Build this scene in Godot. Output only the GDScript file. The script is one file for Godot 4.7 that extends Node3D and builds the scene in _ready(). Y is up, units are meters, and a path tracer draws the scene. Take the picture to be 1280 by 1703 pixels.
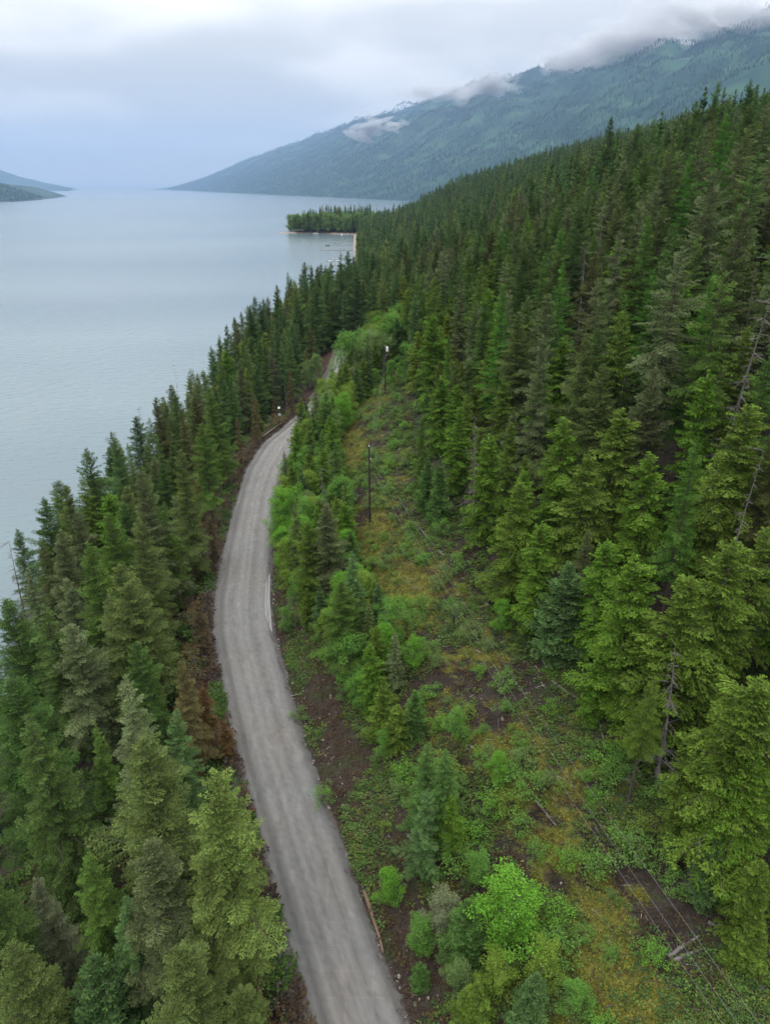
extends Node3D

# ---------------------------------------------------------------- the place
# x runs across the valley, d = -z runs up the lake; the lake lies at y = 0.
const ROAD_L := [[-80.0, 42.0], [0.0, 9.0], [31.4, -4.9], [42.7, -9.3], [57.1, -14.9], [71.7, -20.0], [80.3, -22.8], [89.0, -24.6], [103.2, -26.2], [116.8, -27.5], [140.1, -29.2], [157.3, -28.3], [169.5, -25.2], [187.4, -21.4], [204.8, -18.7], [235.0, -17.0], [270.0, -17.0], [420.0, 0.0], [660.0, 14.0], [1200.0, 0.0], [1500.0, 20.0], [1700.0, 120.0], [2000.0, 420.0], [2600.0, 1300.0]]
const ROAD_R := [[-80.0, 48.5], [0.0, 15.5], [31.4, 1.2], [41.5, -2.6], [53.0, -6.6], [60.1, -9.2], [80.9, -15.5], [89.0, -17.0], [110.2, -19.9], [128.5, -21.6], [140.8, -21.8], [157.3, -20.6], [187.4, -14.2], [204.8, -11.5], [235.0, -10.0], [270.0, -10.0], [420.0, 7.0], [660.0, 21.0], [1200.0, 7.0], [1500.0, 27.0], [1700.0, 127.0], [2000.0, 427.0], [2600.0, 1307.0]]
const SHORE := [[-80.0, -34.0], [0.0, -42.0], [50.0, -46.0], [100.0, -60.0], [150.0, -60.0], [200.0, -60.0], [300.0, -61.0], [360.0, -58.0], [400.0, -48.0], [440.0, -28.0], [480.0, -17.0], [600.0, -17.0], [630.0, -25.0], [660.0, -29.0], [790.0, -32.0], [900.0, -38.0], [1000.0, -42.0], [1180.0, -48.0], [1198.0, -100.0], [1216.0, -168.0], [1240.0, -182.0], [1285.0, -130.0], [1340.0, -70.0], [1420.0, -35.0], [1520.0, -20.0], [1650.0, 40.0], [1800.0, 190.0], [2000.0, 380.0], [2600.0, 1260.0]]
const RISE := [[0.0, 0.0], [1.0, -0.22], [2.2, -0.1], [4.0, 0.9], [8.0, 3.2], [16.0, 8.3], [22.0, 10.5], [34.0, 15.0], [60.0, 27.5], [80.0, 37.5], [110.0, 50.0], [160.0, 66.0], [250.0, 90.0], [500.0, 146.0], [900.0, 228.0], [1500.0, 330.0], [3000.0, 420.0]]
const EDGE := [[-80.0, 24.5], [150.0, 24.5], [175.0, 22.0], [205.0, 14.0], [240.0, 5.0], [260.0, 3.0], [3000.0, 3.0]]
var M := {}
var rng := RandomNumberGenerator.new()
var names := {}

func interp(t: Array, v: float) -> float:
	if v <= t[0][0]:
		return t[0][1]
	for i in range(1, t.size()):
		if v < t[i][0]:
			var a = t[i - 1]
			var b = t[i]
			return lerpf(a[1], b[1], (v - a[0]) / (b[0] - a[0]))
	return t[t.size() - 1][1]

func wav(x: float, d: float) -> float:   # gentle lumps, about -1 to 1
	return 0.5 * sin(x * 1.0 + 1.7 * sin(d * 0.61)) * cos(d * 0.83 + 0.9 * sin(x * 0.47)) + 0.3 * sin(x * 2.3 + d * 1.9) + 0.2 * cos(x * 3.7 - d * 3.1)

func level(d: float) -> float:   # height of the road above the lake
	return interp([[300.0, 15.0], [600.0, 7.0], [1100.0, 4.0], [1500.0, 6.0], [2600.0, 3.0]], d)

func ground(x: float, d: float) -> float:
	var l := interp(ROAD_L, d)
	var r := interp(ROAD_R, d)
	var e := level(d)
	if x > r:
		var o := x - r
		var far := 1.0 - smoothstep(1500.0, 2500.0, d) * 0.9
		var near := 1.0 - 0.25 * smoothstep(60.0, 20.0, d)
		var lump := 0.35 * wav(x * 0.55, d * 0.55) * smoothstep(3.0, 8.0, o) + 1.6 * wav(x * 0.09, d * 0.08) * smoothstep(20.0, 60.0, o) + 6.0 * wav(x * 0.017, d * 0.013) * smoothstep(90.0, 300.0, o)
		return e + interp(RISE, o) * far * near + lump
	if x > l:
		return e - 0.06
	var s := interp(SHORE, d)
	var w := maxf(l - 2.0 - s, 4.0)
	if d > 1150.0 and d < 1450.0:
		w = minf(w, 60.0)
	var t := (l - 2.0 - x) / w
	if d > 1150.0 and d < 1450.0:
		t = 1.0 - (x - s) / w
	if t <= 0.0:
		return e - 0.06 + 0.12 * smoothstep(0.0, 1.0, l - x)
	if t < 1.0:
		return lerpf(e, 0.0, pow(t, 0.85)) + 0.3 * wav(x * 0.5, d * 0.5) * smoothstep(0.0, 0.1, t) * smoothstep(1.0, 0.9, t)
	return maxf(-6.0, -(x - s) * -0.35)

func gpos(x: float, d: float, sink := 0.0) -> Vector3:
	return Vector3(x, ground(x, d) - sink, -d)

# ---------------------------------------------------------------- helpers
func numbered(called: String) -> String:
	names[called] = names.get(called, 0) + 1
	return called if names[called] == 1 else "%s_%03d" % [called, names[called] - 1]

func tag(o: Node, label: String, category: String, group := "") -> void:
	o.set_meta("label", label)
	o.set_meta("category", category)
	if group:
		o.set_meta("group", group)

func thing(called: String, label: String, category: String, at := Vector3.ZERO, turn := 0.0, group := "") -> Node3D:
	var o := Node3D.new()
	o.name = numbered(called)
	add_child(o)
	o.position = at
	o.rotation.y = turn
	tag(o, label, category, group)
	return o

func put(called: String, mesh: Mesh, mat: Material, parent: Node = self) -> MeshInstance3D:
	var o := MeshInstance3D.new()
	o.mesh = mesh
	o.material_override = mat
	if parent == self:
		o.name = numbered(called)
		add_child(o)
	else:
		o.name = called
		parent.add_child(o, true)
	return o

func arrays(v: PackedVector3Array, c := PackedColorArray(), idx := PackedInt32Array(), n := PackedVector3Array(), uv := PackedVector2Array()) -> ArrayMesh:
	var a := []
	a.resize(Mesh.ARRAY_MAX)
	a[Mesh.ARRAY_VERTEX] = v
	if c.size():
		a[Mesh.ARRAY_COLOR] = c
	if idx.size():
		a[Mesh.ARRAY_INDEX] = idx
	if n.size():
		a[Mesh.ARRAY_NORMAL] = n
	if uv.size():
		a[Mesh.ARRAY_TEX_UV] = uv
	var m := ArrayMesh.new()
	m.add_surface_from_arrays(Mesh.PRIMITIVE_TRIANGLES, a)
	return m

# a sheet of rows x columns of points, with smooth normals
func sheet(v: PackedVector3Array, c: PackedColorArray, rows: int, cols: int) -> ArrayMesh:
	var idx := PackedInt32Array()
	var n := PackedVector3Array()
	n.resize(v.size())
	for i in rows:
		for j in cols:
			var a := v[maxi(i - 1, 0) * cols + j]
			var b := v[mini(i + 1, rows - 1) * cols + j]
			var p := v[i * cols + maxi(j - 1, 0)]
			var q := v[i * cols + mini(j + 1, cols - 1)]
			var nn := (q - p).cross(b - a).normalized()
			n[i * cols + j] = nn if nn.y >= 0 else -nn
	for i in rows - 1:
		for j in cols - 1:
			var k := i * cols + j
			idx.append_array([k, k + cols, k + 1, k + 1, k + cols, k + cols + 1])
	return arrays(v, c, idx, n)

func mat(col: Color, rough := 0.9, vertex := false) -> StandardMaterial3D:
	var m := StandardMaterial3D.new()
	m.albedo_color = col.linear_to_srgb()
	m.roughness = rough
	m.metallic_specular = 0.3
	m.vertex_color_use_as_albedo = vertex
	return m

func noise_tex(freq: float, size: int, lo: float, hi: float, seed_ := 1, octaves := 5, kind := FastNoiseLite.TYPE_SIMPLEX_SMOOTH) -> NoiseTexture2D:
	var f := FastNoiseLite.new()
	f.noise_type = kind
	f.seed = seed_
	f.frequency = freq
	f.fractal_octaves = octaves
	var t := NoiseTexture2D.new()
	t.width = size
	t.height = size
	t.seamless = true
	t.noise = f
	var g := Gradient.new()
	g.set_color(0, Color(lo, lo, lo))
	g.set_color(1, Color(hi, hi, hi))
	t.color_ramp = g
	return t

func ringed(v: PackedVector3Array, pts: Array, rad: Array, sides := 6) -> void:
	# a tapered tube along pts, as loose triangles
	var rings := []
	for i in pts.size():
		var dir: Vector3 = (pts[mini(i + 1, pts.size() - 1)] - pts[maxi(i - 1, 0)]).normalized()
		var side := dir.cross(Vector3.RIGHT if absf(dir.x) < 0.8 else Vector3.UP).normalized()
		var up := dir.cross(side)
		var ring := []
		for k in sides:
			var a := TAU * k / sides
			ring.append(pts[i] + (side * cos(a) + up * sin(a)) * rad[i])
		rings.append(ring)
	for i in pts.size() - 1:
		for k in sides:
			var a: Vector3 = rings[i][k]
			var b: Vector3 = rings[i][(k + 1) % sides]
			var p: Vector3 = rings[i + 1][k]
			var q: Vector3 = rings[i + 1][(k + 1) % sides]
			v.append_array([a, b, p, b, q, p])
	for e in [0, pts.size() - 1]:
		for k in range(1, sides - 1):
			v.append_array([rings[e][0], rings[e][k], rings[e][k + 1]])

const PLANTED := {
	"lakeside": [[-58.0, 101.2, 20, "fir", 0, "fir", 1, 1.0], [-52.3, 99.1, 24, "fir", 1, "deep", 0, 1.1], [-55.9, 111.6, 22, "spruce", 0, "fir", 0, 1], [-50.9, 104.4, 23, "fir", 2, "fir", 2, 1], [-48.6, 104.8, 24, "spruce", 1, "cedar", 3, 1.1], [-47.4, 108.1, 27, "fir", 0, "fir", 1, 1.1], [-49.9, 126.5, 23, "fir", 1, "young", 2, 1], [-50.4, 132.2, 20, "spruce", 0, "young", 0, 1], [-47.4, 145.6, 24, "fir", 2, "deep", 2, 0.95], [-46.1, 151.9, 24, "spruce", 0, "deep", 0, 0.8], [-47.2, 172.7, 24, "spruce", 1, "deep", 1, 0.8], [-48.8, 198.3, 26, "spruce", 0, "deep", 0, 0.95], [-45.1, 194.1, 24, "spruce", 1, "deep", 1, 0.8], [-52.2, 237.4, 26, "fir", 0, "deep", 1, 0.9], [-49.1, 243.1, 25, "fir", 1, "fir", 3, 1], [-47.6, 258.8, 27, "fir", 2, "deep", 0, 1], [-44.0, 277.7, 27, "fir", 0, "fir", 3, 1.0], [-40.1, 301.2, 26, "spruce", 1, "deep", 2, 1], [-39.8, 322.2, 28, "fir", 1, "deep", 1, 1.15], [-33.6, 339.3, 28, "spruce", 0, "deep", 0, 0.9], [-32.7, 359.9, 28, "fir", 2, "deep", 2, 1.0], [-24.0, 311.1, 27, "fir", 0, "cedar", 3, 1.0], [-19.4, 289.7, 23.5, "spruce", 1, "fir", 3, 0.9], [-16.9, 327.0, 19.5, "fir", 1, "fir", 1, 1], [-32.3, 89.1, 24, "fir", 1, "fir", 3, 1], [-29.4, 96.9, 22, "fir", 0, "fir", 2, 1], [-31.0, 115.6, 20.0, "fir", 2, "fir", 0, 1], [-36.6, 85.6, 22, "fir", 2, "fir", 0, 1.1], [-30.0, 78.5, 22, "fir", 0, "fir", 2, 1.1], [-30.4, 90.1, 18, "spruce", 1, "fir", 0, 1], [-32.5, 132.4, 22.0, "fir", 1, "fir", 0, 1], [-36.2, 177.7, 20.5, "fir", 2, "fir", 3, 1], [-31.7, 189.3, 21.5, "fir", 0, "deep", 1, 1], [-26.7, 200.4, 21.0, "spruce", 0, "fir", 1, 1], [-22.4, 215.6, 18.5, "fir", 1, "deep", 2, 1], [-20.6, 263.7, 14.0, "fir", 2, "fir", 1, 1], [-45.1, 87.9, 22, "fir", 1, "fir", 3, 1.1], [-35.4, 76.2, 23, "fir", 0, "fir", 0, 1.1], [-29.9, 70.5, 21, "fir", 2, "fir", 2, 1.1], [-42.4, 69.6, 24, "fir", 0, "fir", 1, 1.1], [-36.9, 66.1, 23, "spruce", 1, "deep", 1, 1.1], [-33.4, 64.7, 20, "fir", 1, "fir", 4, 1], [-28.5, 67.9, 20, "fir", 2, "fir", 2, 1.1], [-32.4, 71.4, 18, "spruce", 0, "fir", 3, 1], [-21.7, 48.9, 22, "spruce", 1, "fir", 4, 1.05], [-18.7, 49.3, 16, "spruce", 0, "young", 2, 1], [-17.6, 41.0, 22, "fir", 2, "fir", 2, 1.15], [-33.2, 51.5, 25, "fir", 1, "deep", 0, 1.1], [-28.6, 46.2, 24, "spruce", 0, "deep", 1, 1.1], [-18.9, 35.5, 14, "spruce", 1, "young", 2, 1.1], [-22.0, 36.9, 17, "spruce", 0, "fir", 0, 1], [-20.9, 33.1, 11, "young", 0, "young", 2, 1], [-13.0, 29.5, 15, "fir", 0, "fir", 2, 1.2], [-16.2, 35.1, 18, "fir", 1, "fir", 3, 1.1], [-9.5, 29.6, 9, "fir", 2, "fir", 2, 1.2]],
	"grey": [[-26.3, 37.7, 15, "fir", 0, "grey", 0, 0.9]],
	"olive": [[-24.3, 30.2, 18, "fir", 1, "fir", 2, 1.1], [-28.5, 35.0, 20, "fir", 2, "deep", 1, 1.1]],
	"fresh": [[-11.0, 35.8, 21, "fir", 2, "fresh", 0, 1.15]],
	"fresh2": [[-12.0, 33.8, 16, "fir", 0, "fresh2", 0, 1.2]],
	"russet": [[-19.7, 56.8, 15, "fir", 1, "russet", 2, 0.9], [-19.0, 59.4, 9, "cedar", 0, "russet", 0, 0.9], [-23.2, 75.8, 8, "cedar", 1, "russet", 1, 0.9], [-27.2, 100.4, 8.0, "cedar", 2, "russet", 1, 0.9], [-30.7, 143.0, 11.5, "spruce", 0, "russet", 1, 0.8], [-29.7, 156.5, 13.0, "spruce", 1, "russet", 1, 0.8], [-30.4, 94.4, 9, "cedar", 0, "russet", 1, 1], [-16.5, 57.4, 5, "cedar", 1, "russet", 0, 1.1], [-24.4, 179.6, 13.0, "spruce", 0, "russet", 1, 0.8]],
	"bank": [[-18.3, 148.3, 13, "young", 0, "young", 1, 0.8], [-14.1, 134.7, 12, "young", 1, "young", 0, 0.8], [-8.9, 117.2, 13, "cedar", 0, "cedar", 1, 0.9], [-11.4, 134.2, 14, "young", 1, "young", 0, 0.8], [-13.0, 115.1, 11, "young", 0, "cedar", 3, 0.8], [-10.3, 109.3, 12, "cedar", 1, "cedar", 0, 0.8], [-9.9, 82.2, 14, "fir", 0, "cedar", 3, 0.95], [-7.2, 82.1, 15, "fir", 1, "fir", 3, 0.95], [-3.6, 70.5, 14, "spruce", 0, "young", 2, 0.95], [-5.0, 67.9, 13, "fir", 2, "fir", 0, 0.9], [-0.3, 56.7, 8, "young", 1, "young", 1, 0.9], [-1.2, 60.5, 9, "cedar", 2, "cedar", 1, 0.9], [1.2, 54.8, 6, "cedar", 0, "cedar", 2, 1.2], [2.9, 55.1, 6, "young", 0, "young", 0, 0.9], [3.2, 45.1, 11, "spruce", 1, "young", 0, 0.9], [4.9, 43.8, 11, "spruce", 0, "young", 0, 0.9], [3.0, 41.9, 10, "spruce", 1, "young", 2, 0.95], [5.6, 42.7, 7, "cedar", 1, "cedar", 0, 1], [5.9, 34.7, 7, "young", 0, "young", 0, 1.0], [6.2, 30.4, 5, "young", 1, "young", 1, 1.2], [10.0, 30.0, 5, "young", 0, "young", 2, 1], [9.2, 29.4, 4, "young", 1, "young", 2, 1.1], [2.6, 33.8, 3, "young", 0, "young", 0, 1]],
	"edge": [[6.0, 94.7, 9, "young", 0, "young", 0, 0.9], [7.6, 91.4, 10, "young", 1, "young", 0, 0.9], [11.1, 123.5, 18, "larch", 0, "larch", 1, 0.8], [11.5, 111.8, 12, "cedar", 1, "cedar", 1, 0.9], [12.7, 81.2, 15, "cedar", 0, "cedar", 0, 0.95], [5.2, 98.1, 14, "fir", 0, "fir", 0, 0.9], [7.2, 177.7, 20, "fir", 1, "young", 2, 0.9], [8.9, 134.5, 20, "cedar", 0, "cedar", 1, 0.9], [5.1, 168.5, 10, "broad", 1, "broad", 1, 0.9], [13.8, 68.7, 15, "cedar", 1, "cedar", 3, 1], [15.3, 63.3, 13, "cedar", 2, "cedar", 0, 1.05], [20.6, 67.9, 16, "cedar", 1, "cedar", 2, 1], [24.1, 70.8, 18, "cedar", 0, "cedar", 2, 1], [25.3, 64.1, 16, "cedar", 2, "cedar", 0, 1], [32.0, 62.1, 19, "cedar", 1, "cedar", 2, 1.1], [27.2, 59.2, 19, "larch", 1, "larch", 1, 1.1], [19.7, 75.0, 17, "cedar", 2, "cedar", 0, 0.95], [19.9, 89.5, 22, "fir", 0, "fir", 4, 0.9], [26.0, 90.6, 25, "tall_fir", 1, "fir", 3, 1], [29.9, 76.7, 30, "tall_fir", 0, "fir", 4, 1.05], [17.7, 110.2, 25, "larch", 0, "larch", 0, 1.0], [24.8, 104.6, 25, "larch", 1, "larch", 0, 1], [19.6, 42.4, 13, "tall_fir", 1, "cedar", 3, 0.9], [18.7, 50.6, 7, "young", 1, "cedar", 1, 1], [22.5, 38.9, 10, "cedar", 2, "young", 1, 1], [22.2, 34.1, 6.5, "young", 0, "young", 2, 0.9], [24.0, 36.8, 17, "cedar", 0, "cedar", 3, 1.2], [22.4, 46.2, 17, "cedar", 1, "cedar", 3, 1.1], [20.3, 50.5, 16, "cedar", 0, "cedar", 0, 1.1], [26.1, 47.5, 18, "cedar", 2, "cedar", 3, 1.1], [20.1, 57.4, 13, "cedar", 2, "cedar", 1, 1.1], [23.8, 35.4, 12, "cedar", 1, "cedar", 0, 1.1], [23.6, 31.5, 8, "cedar", 0, "cedar", 3, 1]],
	"roundfir": [[17.3, 59.0, 10.5, "young", 0, "young", 2, 1.35]],
	"smallround": [[23.6, 30.2, 5.5, "young", 1, "young", 1, 1.25]],
	"skyline": [[107.7, 266.8, 33, "fir", 0, "larch", 1, 0.9], [113.8, 255.8, 30, "fir", 1, "deep", 0, 0.9], [55.2, 130.5, 29, "larch", 0, "larch", 0, 1.25], [77.3, 274.8, 35, "fir", 2, "deep", 1, 0.9], [70.3, 289.1, 33.0, "spruce", 0, "deep", 2, 0.85], [71.3, 276.1, 31.0, "spruce", 1, "fir", 3, 0.9], [83.4, 266.1, 30, "fir", 1, "fir", 1, 0.9], [88.7, 264.8, 29.5, "spruce", 0, "fir", 0, 0.9], [99.1, 259.5, 30, "fir", 2, "fir", 0, 0.9], [59.4, 288.8, 29.0, "fir", 0, "deep", 1, 0.9], [37.6, 201.3, 26, "spruce", 1, "cedar", 3, 0.95], [46.3, 190.4, 25, "fir", 1, "fir", 0, 0.95], [43.9, 104.9, 28, "fir", 2, "fir", 4, 0.95], [93.8, 205.7, 28, "spruce", 0, "deep", 0, 0.9], [75.4, 557.8, 26, "fir", 1, "fir", 1, 0.9], [64.9, 618.7, 25, "spruce", 0, "deep", 0, 0.9], [49.0, 138.2, 27, "fir", 1, "fir", 3, 0.95], [36.0, 116.9, 24, "tall_fir", 0, "grey", 0, 0.8], [39.6, 85.4, 27, "fir", 0, "fir", 3, 1], [50.9, 107.4, 27, "spruce", 1, "young", 0, 1], [23.3, 295.6, 25, "fir", 2, "fir", 0, 0.9], [12.4, 261.2, 25, "fir", 0, "deep", 1, 0.9]],
	"snag": [[-57.2, 157.7, 23.5, "snag", 0, "-", 0, 1.3], [-58.3, 195.8, 24.5, "snag", 1, "-", 0, 0.35], [-52.5, 124.6, 20, "snag", 0, "-", 0, 0.5], [36.6, 72.6, 22, "snag", 1, "-", 0, 1.5], [-14.5, 115.6, 8, "snag", 0, "-", 0, 1.2], [-9.2, 101.1, 12, "snag", 1, "-", 0, 1.3], [22.3, 43.9, 13, "snag", 0, "-", 0, 1.5], [21.7, 35.0, 6, "snag", 1, "-", 0, 1.4], [12.4, 91.1, 14, "snag", 0, "-", 0, 1.5], [23.2, 115.7, 18, "snag", 1, "-", 0, 0.3], [-38.2, 159.4, 6, "snag", 0, "-", 0, 0.3], [-57.2, 95.7, 20.5, "snag", 1, "-", 0, 1.2], [28.3, 83.5, 16, "snag", 0, "-", 0, 0.3]],
	"broad": [[-10.2, 198.2, 18.0, "broad", 0, "broad", 1, 1.0], [-7.6, 227.6, 13, "broad", 1, "broad", 1, 1.0], [-3.6, 215.4, 13, "broad", 2, "broad", 3, 0.9], [-9.4, 203.0, 11.0, "broad", 1, "broad", 2, 1], [1.5, 172.2, 7, "broad", 0, "broad", 1, 1], [-17.1, 106.7, 10, "broad", 1, "broad", 0, 0.95], [-14.7, 104.5, 10, "broad", 2, "broad", 0, 0.9], [-15.7, 98.0, 7, "broad", 0, "broad", 0, 1.1], [-11.9, 84.9, 6, "broad", 1, "broad", 1, 1], [0.5, 68.1, 7, "broad", 2, "broad", 1, 0.9], [0.0, 65.8, 6, "broad", 0, "broad", 0, 1], [8.9, 34.7, 7.5, "broad", 1, "broad", 0, 1.2], [2.8, 36.3, 3.6, "broad", 2, "broad", 1, 1.1], [5.4, 32.9, 3.4, "broad", 0, "broad", 3, 1.2], [8.0, 32.1, 4.2, "broad", 2, "broad", 2, 1.2], [12.7, 29.7, 3, "broad", 0, "broad", 1, 1.2], [7.6, 39.9, 3.2, "broad", 2, "broad", 1, 1.2], [0.0, 54.8, 3.4, "broad", 0, "broad", 1, 1.1], [6.8, 53.0, 3.5, "broad", 1, "broad", 1, 1.1], [3.2, 63.9, 4, "broad", 2, "broad", 0, 1.1], [-2.6, 61.9, 5, "broad", 0, "broad", 1, 1], [10.9, 31.6, 4.5, "broad", 2, "broad", 2, 1], [0.3, 40.5, 4.2, "broad", 0, "broad", 0, 0.9], [4.5, 36.8, 4.8, "broad", 2, "grey", 0, 1.1], [9.9, 46.7, 4.2, "broad", 1, "broad", 0, 0.8], [12.5, 64.7, 4, "broad", 0, "broad", 0, 1], [-23.3, 211.5, 9, "broad", 2, "broad", 3, 1], [-20.2, 207.6, 10, "broad", 0, "broad", 3, 0.9], [-13.2, 80.8, 4, "broad", 2, "broad", 1, 1], [44.0, 158.8, 14, "broad", 1, "broad", 3, 1], [52.7, 1129.8, 16, "broad", 0, "broad", 3, 1.2], [50.4, 674.1, 15, "broad", 2, "broad", 1, 1.2], [23.4, 56.4, 6, "broad", 0, "broad", 0, 1]],
	"shrub": [[15.5, 52.6], [19.5, 44.9], [20.5, 44.3], [21.7, 41.7], [17.2, 43.4], [12.2, 50.1], [12.1, 47.5], [10.8, 47.0], [9.2, 44.8], [12.2, 44.9], [13.7, 45.1], [15.6, 32.0], [12.7, 35.2], [14.0, 33.7], [19.3, 37.3], [20.4, 36.7], [14.0, 38.5], [7.7, 70.4], [6.2, 71.2], [7.5, 52.1], [3.7, 58.7], [5.0, 64.3], [8.3, 44.4], [11.5, 53.8], [0.0, 90.7], [-4.1, 112.7], [-5.0, 107.3], [-7.0, 118.2], [1.0, 115.8], [-1.9, 141.1], [0.0, 148.6], [2.7, 154.0], [-4.7, 180.8], [-5.3, 150.8], [-8.4, 195.2], [3.3, 87.3], [4.7, 82.0], [7.8, 87.5], [16.6, 74.9], [-1.6, 85.1], [1.5, 74.2], [16.3, 69.3], [-8.4, 123.2], [-10.5, 121.0], [3.1, 43.5], [6.0, 41.4], [18.5, 38.2], [4.3, 72.4], [0.0, 76.4], [3.5, 69.4], [7.4, 76.2], [-2.2, 121.6], [1.7, 123.6], [-10.1, 142.1], [9.5, 48.7], [9.1, 52.4], [-4.9, 66.8], [-5.9, 51.3], [-9.6, 63.4], [18.1, 44.4], [18.9, 45.8], [20.8, 35.1]],
}

# ---------------------------------------------------------------- light, sky, camera
func stage() -> void:
	var cam := Camera3D.new()
	cam.name = "camera"
	cam.fov = 71.5
	cam.near = 0.5
	cam.far = 60000.0
	add_child(cam)
	cam.position = Vector3(0, 70, 0)
	cam.rotation_degrees = Vector3(-24.7, 0, 0)
	cam.current = true
	var env := Environment.new()
	env.background_mode = Environment.BG_SKY
	env.tonemap_mode = Environment.TONE_MAPPER_LINEAR
	env.tonemap_exposure = 1.7
	env.sdfgi_enabled = true
	env.ssao_enabled = true
	env.ssil_enabled = true
	env.fog_enabled = true
	env.fog_density = 0.000035
	env.fog_light_color = Color(0.70, 0.82, 1.0)
	env.volumetric_fog_enabled = true
	env.volumetric_fog_density = 0.0
	var pano := PanoramaSkyMaterial.new()
	pano.panorama = sky_picture()
	var sky := Sky.new()
	sky.sky_material = pano
	env.sky = sky
	var we := WorldEnvironment.new()
	we.name = "world_environment"
	we.environment = env
	add_child(we)
	var sun := DirectionalLight3D.new()
	sun.name = "sun"
	sun.light_energy = 0.2
	sun.light_angular_distance = 40.0
	sun.light_color = Color(1.0, 0.98, 0.95)
	sun.shadow_enabled = true
	add_child(sun)
	sun.rotation_degrees = Vector3(-58, -35, 0)

# an overcast: an even deck, a little brighter overhead, with soft banks of cloud
func sky_picture() -> ImageTexture:
	var w := 1536
	var h := 768
	var f := FastNoiseLite.new()
	f.noise_type = FastNoiseLite.TYPE_SIMPLEX_SMOOTH
	f.seed = 11
	f.frequency = 1.0
	f.fractal_octaves = 5
	f.fractal_gain = 0.5
	var g := FastNoiseLite.new()
	g.seed = 5
	g.frequency = 1.0
	g.fractal_octaves = 3
	var im := Image.create(w, h, false, Image.FORMAT_RGBF)
	for j in h:
		var up := (0.5 - (j + 0.5) / h) * PI
		if up < -0.03:
			im.fill_rect(Rect2i(0, j, w, 1), Color(0.32, 0.38, 0.44))
			continue
		var e := maxf(sin(up), 0.0)
		var k := 0.405 + 1.62 * e          # overcast: brighter towards the zenith
		for i in w:
			var az := (i + 0.5) / w * TAU
			# clouds lie on a deck: stretch them flat towards the horizon
			var s := 1.0 / (e + 0.09)
			var p := Vector3(cos(az) * cos(up) * s * 0.42, s * 0.2, sin(az) * cos(up) * s * 0.42)
			var q := Vector3(cos(az) * 3.2, up * 11.0, sin(az) * 3.2)
			var n := f.get_noise_3dv(p * 1.3) * 0.55 + f.get_noise_3dv(q) * 0.75 + g.get_noise_3dv(q * 0.45 + Vector3(9, 0, 4)) * 0.5
			var c := smoothstep(-0.5, 0.55, n)
			var lit := k * lerpf(0.84, 1.10, c)
			var col := Color(0.86, 0.895, 0.935).lerp(Color(0.97, 0.968, 0.965), c).lerp(Color(0.96, 0.965, 0.97), smoothstep(0.2, 0.6, e))
			im.set_pixel(i, j, Color(col.r * lit, col.g * lit, col.b * lit))
	return ImageTexture.create_from_image(im)

# ---------------------------------------------------------------- the setting
func soil_color(x: float, d: float, fn: FastNoiseLite) -> Color:
	var l := interp(ROAD_L, d)
	var r := interp(ROAD_R, d)
	var a := fn.get_noise_2d(x * 1.0, d * 1.0)
	var b := fn.get_noise_2d(x * 4.1 + 300.0, d * 4.1)
	var c := fn.get_noise_2d(x * 16.0, d * 16.0 + 90.0)
	var soil := Color(0.036, 0.029, 0.024).lerp(Color(0.078, 0.062, 0.052), clampf(0.5 + b + c * 0.8, 0, 1))
	if x < l - 2.0:
		var y := ground(x, d)
		if d > 400.0 and y < (1.9 if x < -50.0 and d > 1150.0 else 0.6):
			return Color(0.40, 0.34, 0.28)
		return soil.lerp(Color(0.085, 0.045, 0.026), clampf(0.4 + a * 1.4, 0, 1))
	if x < r + 0.5:
		return Color(0.14, 0.125, 0.115)
	var o := x - r
	var edge := interp(EDGE, d)
	var green := Color(0.045, 0.066, 0.022)
	var col := soil.lerp(green, clampf((b + c * 0.7) * 2.2 - 0.2, 0, 0.8))
	if o < edge + 4.0:
		# yellow moss carpets the ridge of the clearing in ragged patches
		var mid := edge * 0.62
		var moss := clampf(1.0 - absf(o - mid) / (edge * 0.36), 0, 1)
		var patch := clampf((a * 1.4 + b * 1.1 + c * 0.9 + moss * 1.2 - 0.70) * 3.5, 0, 1) * (1.0 if moss > 0.0 else 0.0)
		col = col.lerp(Color(0.215, 0.205, 0.044).lerp(Color(0.140, 0.155, 0.038), clampf(0.5 + c * 1.5, 0, 1)), patch)
		if o < 9.0:
			col = col.lerp(Color(0.064, 0.046, 0.037).lerp(Color(0.045, 0.058, 0.022), clampf(b * 2.5 + c, 0, 1)), 0.75)
	return col

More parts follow.
